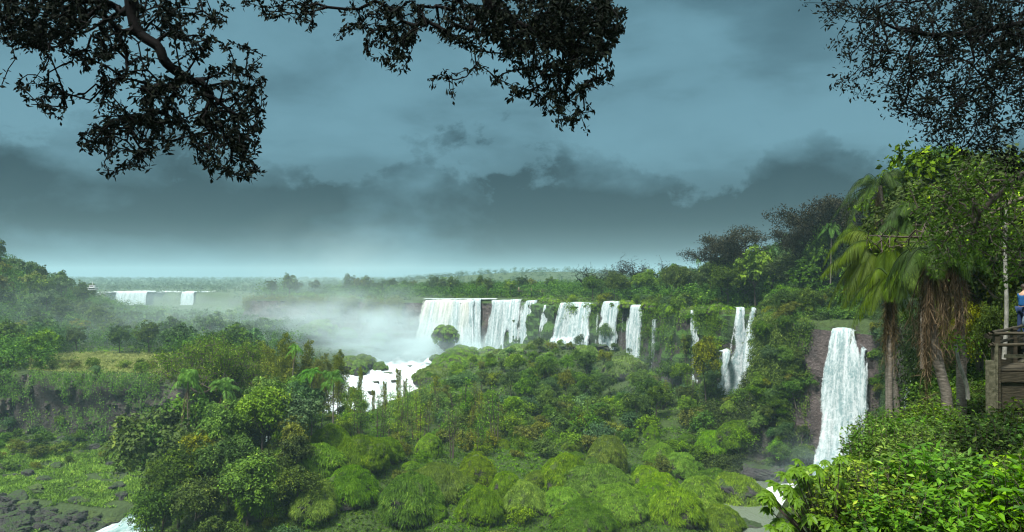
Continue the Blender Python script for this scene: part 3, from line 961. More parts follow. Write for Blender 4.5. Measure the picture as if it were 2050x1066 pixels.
class Geo:
    def __init__(self):
        self.V, self.Q, self.n = [], [], 0

    def add(self, V, Q):
        self.V.append(V)
        self.Q.append(np.asarray(Q) + self.n)
        self.n += len(V)
        return self

    def tube(self, pts, rad, sides=6):
        return self.add(*tube(pts, rad, sides))

    def box(self, c, s, rot=None):
        c = np.array(c, float)
        h = np.array(s, float) / 2
        V = np.array([[x, y, z] for x in (-1, 1) for y in (-1, 1) for z in (-1, 1)]) * h
        if rot is not None:
            V = V @ np.array(rot).T
        Q = [[0, 1, 3, 2], [4, 6, 7, 5], [0, 4, 5, 1], [2, 3, 7, 6], [0, 2, 6, 4], [1, 5, 7, 3]]
        return self.add(V + c, Q)

    def beam(self, a, b, w, h):
        a, b = np.array(a, float), np.array(b, float)
        d = nz(b - a)
        ref = np.array([0, 0, 1.]) if abs(d[2]) < 0.9 else np.array([0, 1., 0])
        s = nz(np.cross(ref, d))
        u = np.cross(d, s)
        V = []
        for e in (a, b):
            for i, j in ((-1, -1), (1, -1), (1, 1), (-1, 1)):
                V.append(e + s * w / 2 * i + u * h / 2 * j)
        return self.add(np.array(V), [[0, 1, 5, 4], [1, 2, 6, 5], [2, 3, 7, 6], [3, 0, 4, 7], [3, 2, 1, 0], [4, 5, 6, 7]])

    def obj(self, name, mat, parent=None, smooth=False, attrs=None):
        return mesh_obj(name, np.vstack(self.V), np.vstack(self.Q), mats=[mat], parent=parent, smooth=smooth, attrs=attrs)


def part(o, p):
    addkid(p, o)
    return o


def trunk_geo(r, H, r0, c, rad, limbs=7, lean=0.06, sides=6):
    g = Geo()
    k = 7
    t = np.linspace(0, 1, k)
    ax = np.stack([lean * H * t ** 2 * r.normal() + 0.02 * H * np.sin(t * 5 + r.uniform(0, 6)) * t, lean * H * t ** 2 * r.normal(), t * H], -1)
    ax[0, 2] = -1.5
    g.tube(ax, r0 * (1 - 0.62 * t), sides)
    for i in r.permutation(len(c))[:limbs]:
        s = r.uniform(0.45, 0.95)
        a = np.array([np.interp(s, t, ax[:, j]) for j in range(3)])
        b = c[i]
        m = (a + b) / 2 + [0, 0, -0.08 * np.linalg.norm(b - a)] + r.normal(size=3) * 0.06 * np.linalg.norm(b - a)
        g.tube([a, m, b], [r0 * 0.42, r0 * 0.28, r0 * 0.1], 4)
    return g


def make_tree(name, seed, H, R, cH, n, leaf, mat, lobes=16, r0=0.2, asp=0.55, flat=0.0, lob=(0.26, 0.44), limbs=7, bark='bark', low=-0.35):
    r = np.random.default_rng(seed)
    e = empty(name)
    z0 = H - cH
    V, tint, c, rad = crown_cards(r, R, cH, z0, n, leaf, lobes, asp, flat, lob=lob, low=low)
    g = trunk_geo(r, z0 + cH * 0.55, r0, c, rad, limbs)
    part(g.obj('trunk', M[bark], e, smooth=True), e)
    part(leafmesh('crown', V, tint, [M[mat]], e), e)
    return e


# ---- kinds, near and mid distance
K = {}
K['near'] = Kind([
    make_tree('broadleaf_tree', 101, 10, 4.2, 7.5, 8000, 0.36, 'leaf_mid', 22),
    make_tree('broadleaf_tree', 102, 10, 3.8, 8.0, 8000, 0.34, 'leaf_dark', 24),
    make_tree('broadleaf_tree', 103, 10, 4.6, 6.5, 8000, 0.36, 'leaf_blue', 20),
    make_tree('broadleaf_tree', 104, 10, 3.6, 7.2, 6500, 0.34, 'leaf_olive', 18),
    make_tree('broadleaf_tree', 105, 10, 4.4, 6.2, 7500, 0.38, 'leaf_lime', 18),
    make_tree('broadleaf_tree', 106, 10, 3.4, 8.2, 7000, 0.32, 'leaf_dark', 26, lob=(0.2, 0.38)),
])
NEARW = ['mid green', 'dark green', 'bluish green', 'olive', 'yellow green', 'dark, narrow']
K['mid'] = Kind([
    make_tree('canopy_tree', 111, 10, 4.8, 7.5, 2600, 0.62, 'leaf_mid', 20, r0=0.22),
    make_tree('canopy_tree', 112, 10, 4.2, 8.2, 2600, 0.60, 'leaf_dark', 22, r0=0.22),
    make_tree('canopy_tree', 113, 10, 5.0, 6.6, 2600, 0.62, 'leaf_blue', 18, r0=0.22),
    make_tree('canopy_tree', 114, 10, 4.0, 7.4, 2200, 0.60, 'leaf_olive', 16, r0=0.2),
    make_tree('canopy_tree', 115, 10, 4.6, 7.8, 2600, 0.60, 'leaf_dark', 24, lob=(0.2, 0.36)),
])
MIDW = ['mid green', 'dark green', 'bluish green', 'olive', 'dark, ragged']


def make_shrub(seed, R, H, n, leaf, mat, lobes=9, name='leafy_shrub'):
    r = np.random.default_rng(seed)
    e = empty(name)
    V, tint, c, rad = crown_cards(r, R, H, 0.1, n, leaf, lobes, 0.5, lob=(0.25, 0.5), low=-0.6, per=18, ssz=0.2)
    g = Geo()
    for i in range(min(6, len(c))):
        a = np.array([r.normal() * 0.1 * R, r.normal() * 0.1 * R, -0.8])
        g.tube([a, (a + c[i]) / 2 + [0, 0, 0.1], c[i]], [0.04 * R, 0.03 * R, 0.012 * R], 4)
    part(g.obj('stem', M['bark'], e), e)
    part(leafmesh('foliage', V, tint, [M[mat]], e), e)
    return e


K['shrub'] = Kind([
    make_shrub(201, 2.2, 2.9, 2000, 0.26, 'leaf_mid'),
    make_shrub(202, 2.4, 2.4, 2000, 0.26, 'leaf_lime'),
    make_shrub(203, 2.0, 3.2, 2000, 0.26, 'leaf_dark'),
    make_shrub(204, 2.3, 2.6, 1800, 0.28, 'leaf_olive'),
    make_shrub(205, 2.6, 2.6, 2000, 0.28, 'leaf_blue'),
])
SHW = ['mid green', 'yellow green', 'dark green', 'olive', 'bluish green']


def make_slender(seed, H, n, mat, spread=0.16, leaf=0.3, ntr=1):
    r = np.random.default_rng(seed)
    e = empty('slender_tree')
    g = Geo()
    P0 = []
    for k in range(ntr):
        hh = H * r.uniform(0.8, 1.0)
        t = np.linspace(0, 1, 9)
        a0 = r.normal(size=2) * 0.5 * (ntr > 1)
        dr = r.normal(size=2) * 0.07 * hh
        ax = np.stack([a0[0] + dr[0] * t + 0.15 * np.sin(3 * t + r.uniform(0, 6)), a0[1] + dr[1] * t, t * hh], -1)
        ax[0, 2] = -1
        g.tube(ax, 0.11 * (1 - 0.75 * t) + 0.01, 5)
        for b in range(int(15 * r.uniform(0.8, 1.2))):
            s = r.uniform(0.32, 1.0)
            a = np.array([np.interp(s, t, ax[:, j]) for j in range(3)])
            L = H * spread * r.uniform(0.4, 1.0) * (1.25 - s * 0.7)
            an = r.uniform(0, 2 * PI)
            d = np.array([math.cos(an), math.sin(an), r.uniform(0.1, 0.9)])
            tip = a + d * L
            g.tube([a, a + d * L * 0.5 + [0, 0, 0.08 * L], tip], [0.035, 0.025, 0.008], 3)
            for q in np.linspace(0.45, 1.05, 4):
                P0.append(a + d * L * q)
    P0 = np.array(P0)
    i = r.integers(0, len(P0), n)
    pos = P0[i] + r.normal(size=(n, 3)) * 0.36
    V = cards(pos, r.normal(size=(n, 3)) * 0.6 + [0, 0, 0.8], leaf * r.uniform(0.6, 1.2, n), leaf * 0.5, r, down=0.3)
    part(g.obj('trunk', M['bark'], e), e)
    part(leafmesh('crown', V, np.clip(0.55 + r.normal(size=n) * 0.2, 0, 1), [M[mat]], e), e)
    return e


K['slender'] = Kind([make_slender(301, 9, 900, 'leaf_mid'), make_slender(302, 9, 700, 'leaf_olive', ntr=2), make_slender(303, 9, 650, 'leaf_mid', 0.2, ntr=3),
                     make_slender(304, 9, 500, 'leaf_lime', 0.12)])


def make_bamboo(seed, H, n, mat='leaf_olive', culms=9, spr=0.9):
    r = np.random.default_rng(seed)
    e = empty('bamboo_clump')
    P0, g = [], Geo()
    for k in range(culms):
        hh = H * r.uniform(0.72, 1.0)
        an = r.uniform(0, 2 * PI)
        t = np.linspace(0, 1, 10)
        ln = r.uniform(0.03, 0.13) * hh
        b = r.normal(size=2) * spr
        ax = np.stack([b[0] + math.cos(an) * ln * t ** 2.2, b[1] + math.sin(an) * ln * t ** 2.2, hh * (t - 0.06 * t ** 4)], -1)
        ax[0, 2] = -1
        g.tube(ax, 0.07 * (1 - 0.8 * t), 4)
        for s in np.linspace(0.34, 1, 17):
            a = np.array([np.interp(s, t, ax[:, j]) for j in range(3)])
            wr = (0.055 + 0.03 * r.random()) * H * math.sin(min(1, (1.06 - s) * 2.4 + 0.12) * PI / 2) + 0.1
            for m in range(4):
                an2 = r.uniform(0, 2 * PI)
                P0.append(np.r_[a + np.array([math.cos(an2), math.sin(an2), r.uniform(-0.1, 0.35)]) * wr * r.uniform(0.3, 1), wr])
    P0 = np.array(P0)
    i = r.integers(0, len(P0), n)
    pos = P0[i, :3] + r.normal(size=(n, 3)) * (P0[i, 3:] * 0.30)
    V = cards(pos, r.normal(size=(n, 3)) * 0.7 + [0, 0, 0.6], 0.42 * r.uniform(0.6, 1.2, n), 0.13, r, down=0.6)
    part(g.obj('culm', M['bark'], e), e)
    part(leafmesh('foliage', V, np.clip(0.5 + r.normal(size=n) * 0.2, 0, 1), [M[mat]], e), e)
    return e


K['bamboo'] = Kind([make_bamboo(401, 16, 11000), make_bamboo(402, 16, 8500, culms=6), make_bamboo(403, 14, 3200, culms=2, spr=0.3)])


def frond_cards(r, L, az, el, droop, nl, ll, lw, twist=0.0, base=(0, 0, 0), hang=0.4, nseg=10):
    """rachis points and leaflet cards of a feather palm frond"""
    t = np.linspace(0, 1, nseg)
    x = L * (np.cos(el) * t * (1 - 0.25 * droop * t))
    z = L * (np.sin(el) * t - droop * t ** 2.2)
    ax = np.stack([np.cos(az) * x, np.sin(az) * x, z], -1) + base
    s = np.linspace(0.12, 1, nl)
    c = np.stack([np.interp(s, t, ax[:, j]) for j in range(3)], -1)
    tan = nz(np.stack([np.interp(s, t, np.gradient(ax[:, j])) for j in range(3)], -1))
    sd = nz(np.cross(tan, [0, 0, 1.0]))
    upv = np.cross(sd, tan)
    Vs = []
    for sg in (-1, 1):
        ln = ll * np.sin(np.clip(s * 0.95 + 0.08, 0, 1) * PI) ** 0.5 * r.uniform(0.8, 1.15, nl)
        d = nz(sd * sg * 0.9 + tan * 0.45 + upv * r.uniform(-0.15, 0.35, (nl, 1)) + [0, 0, -hang])
        mid = c + d * ln[:, None] * 0.5
        nr = np.cross(d, tan)
        V = cards(mid, nr, ln, lw, r, axis=d, fold=0.1)
        V[:, 2, 2] -= ln * hang * 0.35
        Vs.append(V)
    return ax, np.concatenate(Vs)


def make_palm(seed, H, L, nf, nl, ll, lw, mat='frond', r0=0.13, lean=0.03, dead=3, lod=False, parts=False, hang=0.45):
    r = np.random.default_rng(seed)
    e = empty('palm_tree')
    t = np.linspace(0, 1, 14)
    dx, dy = r.normal() * lean * H, r.normal() * lean * H
    ax = np.stack([dx * t ** 1.5, dy * t ** 1.5, t * H], -1)
    ax[0, 2] = -1.2
    rad = r0 * (1.25 - 0.45 * t)
    rad[1::2] *= 0.93
    g = Geo()
    g.tube(ax, rad, 8)
    part(g.obj('trunk', M['palm_bark'], e, smooth=True), e)
    top = ax[-1]
    Vs, gr = [], Geo()
    for k in range(nf):
        az = 2 * PI * k / nf * 2.618 + r.uniform(-0.3, 0.3)
        el = r.uniform(-0.25, 0.95) if parts else r.uniform(0.15, 1.35)
        a, V = frond_cards(r, L * r.uniform(0.8, 1.1), az, el, r.uniform(0.55, 0.95), nl, ll, lw, base=top, hang=hang)
        if parts:
            ti = np.clip(0.5 + r.uniform(-0.2, 0.2) + r.normal(size=len(V)) * 0.1, 0, 1)
            fo = part(leafmesh('frond', V, ti, [M[mat]], e), e)
            gg = Geo().tube(a, np.linspace(0.03, 0.006, len(a)), 4)
            part(gg.obj('rachis', M[mat], fo), fo)
        else:
            Vs.append(V)
            gr.tube(a, np.linspace(0.03, 0.008, len(a)), 3)
    if not parts:
        V = np.concatenate(Vs)
        part(leafmesh('crown', V, np.clip(0.5 + r.normal(size=len(V)) * 0.16, 0, 1), [M[mat]], e), e)
    Vs = []
    for k in range(dead):
        az = r.uniform(0, 2 * PI)
        a, V = frond_cards(r, L * 0.7, az, -0.9, 0.45, nl // 2, ll * 0.6, lw, base=top - [0, 0, 0.2], hang=0.9)
        Vs.append(V)
    if Vs:
        V = np.concatenate(Vs)
        part(leafmesh('dead_fronds', V, np.clip(0.5 + r.normal(size=len(V)) * 0.16, 0, 1), [M['dead']], e), e)
    return e


K['palm'] = Kind([make_palm(501, 13, 3.9, 18, 26, 0.8, 0.10, 'frond'), make_palm(502, 11, 4.2, 20, 34, 0.85, 0.08, 'frond'),
                  make_palm(503, 15, 3.6, 16, 26, 0.75, 0.10, 'frond', lean=0.05)])


# hummocks: rocks wearing a shaggy coat of grass
def make_mound(seed, R, H, n, mat='grass', bl=0.46, bw=0.06, sq=(1, 1), cover=-0.12, name='grassy_mound', core='rock_mossy'):
    r = np.random.default_rng(seed)
    e = empty(name)
    nu, nv = 40, 18
    th = np.linspace(0, 2 * PI, nu, endpoint=False)
    ph = np.linspace(0.02, PI * 0.62, nv)
    T, Pp = np.meshgrid(th, ph)
    D = np.stack([np.sin(Pp) * np.cos(T), np.sin(Pp) * np.sin(T), np.cos(Pp)], -1)

    def rad(D):
        return 1 + 0.32 * fbm(D[..., 0] * 1.5 + seed, D[..., 1] * 1.6, D[..., 2] * 1.6, o=3, seed=seed)
    sc = np.array([R * sq[0], R * sq[1], H])
    V = D * rad(D)[..., None] * sc
    i = np.arange(nv - 1)[:, None] * nu + np.arange(nu)[None]
    j = np.arange(nv - 1)[:, None] * nu + (np.arange(nu)[None] + 1) % nu
    q = np.stack([i, i + nu, j + nu, j], -1).reshape(-1, 4)
    part(mesh_obj('boulder', V.reshape(-1, 3), q, mats=[M[core]], smooth=True, parent=e), e)
    nt = max(20, n // 62)
    d = nz(r.normal(size=(nt * 4, 3)))
    pn = 0.40 * fbm(d[:, 0] * 2.5, d[:, 1] * 2.5, d[:, 2] * 2.5, o=3, seed=seed + 4)
    d = d[d[:, 2] > cover + pn][:nt]
    nt = len(d)
    tr = r.uniform(0.6, 1.35, nt)
    k = np.repeat(np.arange(nt), 62)
    m = len(k)
    q = r.normal(size=(m, 3))
    q = q - d[k] * (q * d[k]).sum(-1, keepdims=True)
    dk = nz(d[k] + q * 0.05 * tr[k][:, None])
    p = dk * rad(dk)[:, None] * sc
    outw = d[k] * 0.75 + [0, 0, 0.35]
    a = nz(outw + q * 0.5)
    L = bl * tr[k] * r.uniform(0.55, 1.25, m)
    # two-piece blades: a rising half and a hanging half
    sd = nz(np.cross(a, r.normal(size=(m, 3))))
    b0 = p
    b1 = p + a * L[:, None] * 0.55
    hang = nz(a * [1, 1, 0] * 0.9 + [0, 0, -0.75])
    b2 = b1 + hang * L[:, None] * 0.6
    w = bw * 0.5
    V = np.concatenate([np.stack([b0 - sd * w, b1 - sd * w, b1 + sd * w, b0 + sd * w], 1), np.stack([b1 - sd * w, b2 - sd * w * 0.2, b2 + sd * w * 0.2, b1 + sd * w], 1)])
    tt = np.clip(0.45 + r.uniform(-0.25, 0.3, nt)[k] + r.normal(size=m) * 0.13, 0, 1)
    part(leafmesh('grass_coat', V, np.concatenate([tt, tt]), [M[mat]], e), e)
    return e


K['mound'] = Kind([make_mound(601, 3.7, 3.4, 24000), make_mound(602, 3.7, 2.9, 24000, sq=(1.25, 0.9)), make_mound(603, 3.5, 4.4, 24000, cover=-0.2),
                   make_mound(604, 3.2, 3.2, 19000, cover=0.0), make_mound(605, 4.0, 2.9, 24000, sq=(1.1, 1.1), cover=-0.1)])
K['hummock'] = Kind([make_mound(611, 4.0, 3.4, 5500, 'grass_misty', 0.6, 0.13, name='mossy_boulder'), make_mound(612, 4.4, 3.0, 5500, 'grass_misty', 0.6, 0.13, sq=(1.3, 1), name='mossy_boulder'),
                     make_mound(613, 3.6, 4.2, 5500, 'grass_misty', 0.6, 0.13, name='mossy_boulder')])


def make_rock(seed, mat='rock', amp=0.8, nu=44, nv=28, name='boulder'):
    th = np.linspace(0, 2 * PI, nu, endpoint=False)
    ph = np.linspace(0.03, PI - 0.03, nv)
    T, Pp = np.meshgrid(th, ph)
    D = np.stack([np.sin(Pp) * np.cos(T), np.sin(Pp) * np.sin(T), np.cos(Pp)], -1)
    f = fbm(D[..., 0] * 1.3 + seed, D[..., 1] * 1.3, D[..., 2] * 1.3, o=4, seed=seed)
    f = np.round(f * 6) / 6 * 0.6 + f * 0.4
    V = D * (1 + amp * f)[..., None]
    V = np.sign(V) * np.abs(V) ** 0.8
    V[..., 2] *= 0.62
    i = np.arange(nv - 1)[:, None] * nu + np.arange(nu)[None]
    j = np.arange(nv - 1)[:, None] * nu + (np.arange(nu)[None] + 1) % nu
    q = np.stack([i, i + nu, j + nu, j], -1).reshape(-1, 4)
    return mesh_obj(name, V.reshape(-1, 3), q, mats=[M[mat]], smooth=False)


K['rock'] = Kind([make_rock(701), make_rock(702), make_rock(703, amp=0.6), make_rock(704, 'rock_mossy'), make_rock(705, 'rock_mossy', amp=0.6)])


# branching skeleton grown through a cloud of points
def grow(att, root_nodes, step, r, sag=0.0):
    """greedy: each point, nearest first, is joined to the closest node; returns nodes, parents, index of tip nodes"""
    nodes = [np.array(p, float) for p in root_nodes]
    par = [-1] + list(range(len(root_nodes) - 1))
    tips = []
    arr = np.array(nodes)
    d0 = np.min(np.linalg.norm(att[:, None] - arr[None], axis=-1), axis=1)
    buf = np.zeros((len(att) * 12 + 500, 3))
    buf[:len(nodes)] = arr
    n = len(nodes)
    for k in np.argsort(d0):
        a = att[k]
        dd = np.linalg.norm(buf[:n] - a, axis=1)
        i = int(np.argmin(dd))
        L = dd[i]
        m = max(1, min(10, int(L / step)))
        prev = i
        p0 = buf[i].copy()
        jit = r.normal(size=3) * 0.10 * L
        for q in range(1, m + 1):
            t = q / m
            p = p0 + (a - p0) * t + jit * math.sin(t * PI) + np.array([0, 0, -sag * L * math.sin(t * PI)])
            if n >= len(buf):
                buf = np.vstack([buf, np.zeros_like(buf)])
            buf[n] = p
            par.append(prev)
            prev = n
            n += 1
        tips.append(prev)
    return buf[:n].copy(), np.array(par), np.array(tips)


def skel_geo(nodes, par, r0, rmin, power=0.42, sides=5, fix=None):
    n = len(nodes)
    cnt = np.zeros(n)
    ch = np.zeros(n)
    for i in range(n - 1, 0, -1):
        if ch[i] == 0:
            cnt[i] += 1
        cnt[par[i]] += cnt[i]
        ch[par[i]] += 1
    rad = np.maximum(rmin, r0 * (np.maximum(cnt, 1) / max(cnt[0], 1)) ** power)
    a = nodes[par[1:]]
    b = nodes[1:]
    ra, rb = rad[par[1:]], rad[1:]
    ra = np.minimum(ra, rb * 1.6 + rmin)
    d = nz(b - a)
    ref = np.where(np.abs(d[:, 2:3]) > 0.9, [[1., 0, 0]], [[0, 0, 1.]])
    u = nz(np.cross(d, ref))
    w = np.cross(d, u)
    t = np.linspace(0, 2 * PI, sides, endpoint=False)
    ring = u[:, None] * np.cos(t)[None, :, None] + w[:, None] * np.sin(t)[None, :, None]
    V = np.stack([a[:, None] - d[:, None] * ra[:, None, None] * 0.3 + ring * ra[:, None, None], b[:, None] + ring * rb[:, None, None]], 1)
    m = len(a)
    i = np.arange(m)[:, None] * (2 * sides) + np.arange(sides)[None]
    j = np.arange(m)[:, None] * (2 * sides) + (np.arange(sides)[None] + 1) % sides
    Q = np.stack([i, i + sides, j + sides, j], -1).reshape(-1, 4)
    return V.reshape(-1, 3), Q, rad


def sprig_leaves(nodes, par, tips, r, per, ln, wd, spread, down=0.5, up=0.3):
    """leaves set along the last stretch of every twig"""
    tp = nodes[tips]
    pp = nodes[par[tips]]
    i = np.repeat(np.arange(len(tips)), per)
    t = r.uniform(0, 1.05, len(i))
    pos = pp[i] + (tp[i] - pp[i]) * t[:, None] + r.normal(size=(len(i), 3)) * spread
    d = nz(tp[i] - pp[i])
    ax = nz(d * 0.5 + r.normal(size=(len(i), 3)) * 0.55 + [0, 0, -down])
    nr = r.normal(size=(len(i), 3)) * 0.8 + [0, 0, up]
    L = ln * r.uniform(0.65, 1.25, len(i))
    return cards(pos + ax * L[:, None] * 0.4, nr, L, wd * r.uniform(0.8, 1.15, len(i)), r, axis=ax, fold=0.15)


def layered_tree(name, seed, H, spread, layers, n_att, per, leaf, mat, r0=0.25, bark='bark', lean=(0, 0), thick=0.5, asp=0.5, fork=0.35, spr=0.35, h0=0.55):
    """spreading tree with branches fanning up into flat leafy tiers"""
    r = np.random.default_rng(seed)
    att = []
    for k in range(layers):
        an = r.uniform(0, 2 * PI)
        rr = spread * math.sqrt(r.uniform(0.02, 1))
        cz = H * (h0 + (0.97 - h0) * r.uniform(0.3, 1) * (1 - 0.35 * (rr / spread) ** 2))
        c = np.array([rr * math.cos(an) + lean[0], rr * math.sin(an) + lean[1], cz])
        w = spread * r.uniform(0.22, 0.38)
        m = n_att // layers
        q = r.normal(size=(m, 3)) * [w * 0.55, w * 0.55, thick * 0.5]
        q[:, 2] -= 0.10 * (q[:, 0] ** 2 + q[:, 1] ** 2) / w
        att.append(c + q)
    att = np.concatenate(att)
    t = np.linspace(0, 1, 7)
    root = np.stack([lean[0] * 0.4 * t, lean[1] * 0.4 * t, t * H * fork], -1)
    root[0, 2] = -1.5
    nodes, par, tips = grow(att, root, H * 0.05, r, sag=0.06)
    V, Q, rad = skel_geo(nodes, par, r0, 0.010 * H / 10, 0.45)
    e = empty(name)
    part(mesh_obj('trunk', V, Q, mats=[M[bark]], parent=e, smooth=True), e)
    if per:
        L = sprig_leaves(nodes, par, tips, r, per, leaf, leaf * asp, spr, down=0.1, up=1.0)
        part(leafmesh('crown', L, np.clip(0.5 + r.normal(size=len(L)) * 0.2, 0, 1), [M[mat]], e), e)
    return e


# ------------------------------------------------------------------ scattering
def water_clear(x, y, pad=1.0):
    d, (rz, rw) = pdist(x, y, RIVER)
    e = np.hypot((x - POOL[0]) / (POOL[2] + pad), (y - POOL[1]) / (POOL[3] + pad))
    up = (y > 318) & (y < 345) & (x > -44) & (x < 8)
    return (d > rw * 0.5 + pad) & (e > 1.0) & ~up


def scat(n, pxr, Yr, rmin, cond=None, seed=0, tries=30, avoid=None):
    r = np.random.default_rng(seed)
    m = n * tries
    Y = np.sqrt(r.uniform(Yr[0] ** 2, Yr[1] ** 2, m))
    px = r.uniform(pxr[0], pxr[1], m)
    X = XP(px, Y)
    ok = water_clear(X, Y)
    if cond is not None:
        ok &= cond(px, Y, X)
    X, Y, px = X[ok], Y[ok], px[ok]
    sel = np.zeros((0, 2))
    keep = []
    base = np.array(avoid).reshape(-1, 3)[:, :3] if avoid is not None and len(avoid) else np.zeros((0, 3))
    for i in range(len(X)):
        p = np.array([X[i], Y[i]])
        if len(sel) and np.min(((sel - p) ** 2).sum(1)) < rmin ** 2:
            continue
        if len(base) and np.any(((base[:, :2] - p) ** 2).sum(1) < base[:, 2] ** 2):
            continue
        sel = np.vstack([sel, p])
        keep.append(i)
        if len(keep) >= n:
            break
    X, Y, px = X[keep], Y[keep], px[keep]
    return X, Y, hgt(X, Y), px


def plant(kind, words, zone, n, pxr, Yr, rmin, sc, label, cat, group, weights=None, cond=None, seed=0, sink=0.15, hs=(0.9, 1.15), avoid=None, tilt=0.05, cap=None, H0=10.3):
    X, Y, Z, px = scat(n, pxr, Yr, rmin, cond, seed, avoid=avoid)
    r = np.random.default_rng(seed + 999)
    k = len(K[kind].p)
    for i in range(len(X)):
        v = int(r.choice(k, p=None if weights is None else np.array(weights) / sum(weights)))
        s = r.uniform(*sc)
        if cap is not None:
            s = min(s, max(0.35, (P(px[i], cap(px[i]), Y[i])[2] - Z[i]) / H0 / 1.1))
        lb = label.format(w=words[v] if words else '', size='tall' if s > (sc[0] + sc[1]) / 2 else 'low')
        K[kind].place(v, (X[i], Y[i], Z[i] - sink * s), r.uniform(0, 2 * PI), (s, s * r.uniform(0.9, 1.1), s * r.uniform(*hs)), lb, cat, group,
                      tilt=(r.normal() * tilt, r.normal() * tilt))
    return len(X)


def put(kind, v, px, Y, s, label, cat, group=None, top=None, H0=None, rz=None, sink=0.2, tilt=(0, 0), wide=1.0):
    """one plant at a picture column and depth; top = picture row its tip should reach"""
    x = XP(px, Y)
    z = float(hgt(np.array([x]), np.array([Y]))[0])
    if top is not None:
        zt = P(px, top, Y)[2]
        sz = max(0.2, (zt - z) / H0)
        s = (sz * wide if s is None else s, sz * wide if s is None else s, sz)
    return K[kind].place(v, (x, Y, z - sink), rng.uniform(0, 6.28) if rz is None else rz, s, label, cat, group, tilt=tilt)


rngp = np.random.default_rng(77)
HERO = [(-66, 168, 6)]      # kept clear of scattered trees: x, y, radius

# ---- the spreading tree and its neighbours on the left of the near island
K['spread'] = Kind([layered_tree('spreading_tree', 801, 20, 7.8, 34, 1500, 11, 0.30, 'leaf_mid', r0=0.40, thick=0.9, fork=0.25, spr=0.30, h0=0.62)])
put('spread', 0, 428, 174, None, 'wide spreading tree with bare forked limbs under thin flat foliage, tallest on the near island', 'tree', top=666, H0=19.6, sink=0.3, wide=0.72)
put('near', 1, 440, 176, None, 'dark ivy clad tree growing up inside the fork of the spreading tree', 'tree', top=690, H0=10, wide=0.45)
bam = [(520, 690, 0, 205), (548, 700, 1, 198), (580, 676, 0, 208), (612, 690, 1, 212), (645, 712, 0, 205), (676, 704, 0, 203), (502, 735, 1, 190), (640, 735, 1, 195), (560, 740, 1, 192)]
for i, (px, top, v, Y) in enumerate(bam):
    put('bamboo', v, px, Y, None, 'feathery olive bamboo clump in the row behind the palms', 'bamboo', 'bamboo clumps on the near island', top=top, H0=14.6, wide=0.8)
for px, top, Y in [(617, 668, 214), (722, 712, 208), (748, 765, 205), (798, 715, 214), (771, 745, 210), (812, 740, 214)]:
    put('bamboo', 2, px, Y, None, 'single thin feathery bamboo stem standing out against the mist and white water', 'bamboo', 'lone bamboo stems before the river', top=top, H0=12.6, wide=0.42)
palms = [(378, 755, 1, 160, 'palm with a drooping crown directly below the spreading tree, left of two', 1.25),
         (452, 765, 1, 158, 'palm with a drooping crown directly below the spreading tree, right of two', 1.25),
         (580, 690, 2, 168, 'tall palm with an upright crown rising among the bamboo', 0.9),
         (625, 735, 0, 158, 'left one of three tall palms standing together with bare trunks', 1.1),
         (644, 762, 2, 161, 'shortest, middle one of three tall palms standing together with bare trunks', 0.8),
         (668, 745, 1, 155, 'right one of three tall palms standing together with bare trunks', 1.1),
         (418, 835, 1, 146, 'pale palm crown half buried in the left grove', 0.8),
         (440, 850, 1, 142, 'lowest palm crown on the slope of the left grove', 0.7),
         (528, 778, 0, 170, 'short palm just right of the spreading tree', 0.5)]
HP = [13, 11, 15]
for px, top, v, Y, lb, wd in palms:
    x = XP(px, Y)
    z = float(hgt(np.array([x]), np.array([Y]))[0])
    zt = P(px, top, Y)[2] - 1.2
    s = (zt - z) / HP[v]
    K['palm'].place(v, (x, Y, z), rngp.uniform(0, 6.28), (wd, wd, s), lb, 'palm', 'palms on the near island')

for px, top, Y, v, wd, lb in [(318, 800, 160, 1, 0.9, 'dark tree at the left edge of the near grove, over the river'), (365, 790, 166, 0, 0.8, 'mid green tree left under the spreading tree'),
                              (500, 770, 178, 0, 0.75, 'mid green tree right under the spreading tree'), (556, 790, 172, 1, 0.8, 'dark tree between the spreading tree and the three tall palms'),
                              (600, 835, 160, 0, 0.9, 'rounded tree left of the three tall palms'), (478, 860, 146, 4, 0.8, 'light green crown in the middle of the near grove'),
                              (330, 900, 140, 5, 0.8, 'dark narrow tree low at the left edge of the near grove'), (410, 900, 138, 1, 0.9, 'dark tree at the front of the near grove')]:
    put('near', v, px, Y, None, lb, 'tree', top=top, H0=10.2, wide=wd)
GA = 'trees of the dense grove at the left end of the near island'
plant('near', NEARW, 'A', 40, (285, 610), (126, 192), 4.2, (0.85, 1.35), '{w}, {size} tree in the dense grove below the spreading tree', 'tree', GA,
      weights=[4, 4, 0.6, 2, 0.3, 3], cond=lambda p, Y, X: (X > -70) & (hgt(X, Y) > -8), seed=21, avoid=[(XP(428, 174), 174, 5)])
plant('shrub', SHW, 'A', 45, (270, 640), (118, 190), 3.2, (0.9, 1.7), '{w}, {size} shrub among the trees of the left grove', 'shrub', 'shrubs of the left grove',
      weights=[3, 2, 4, 2, 1], cond=lambda p, Y, X: (X > -77), seed=22)

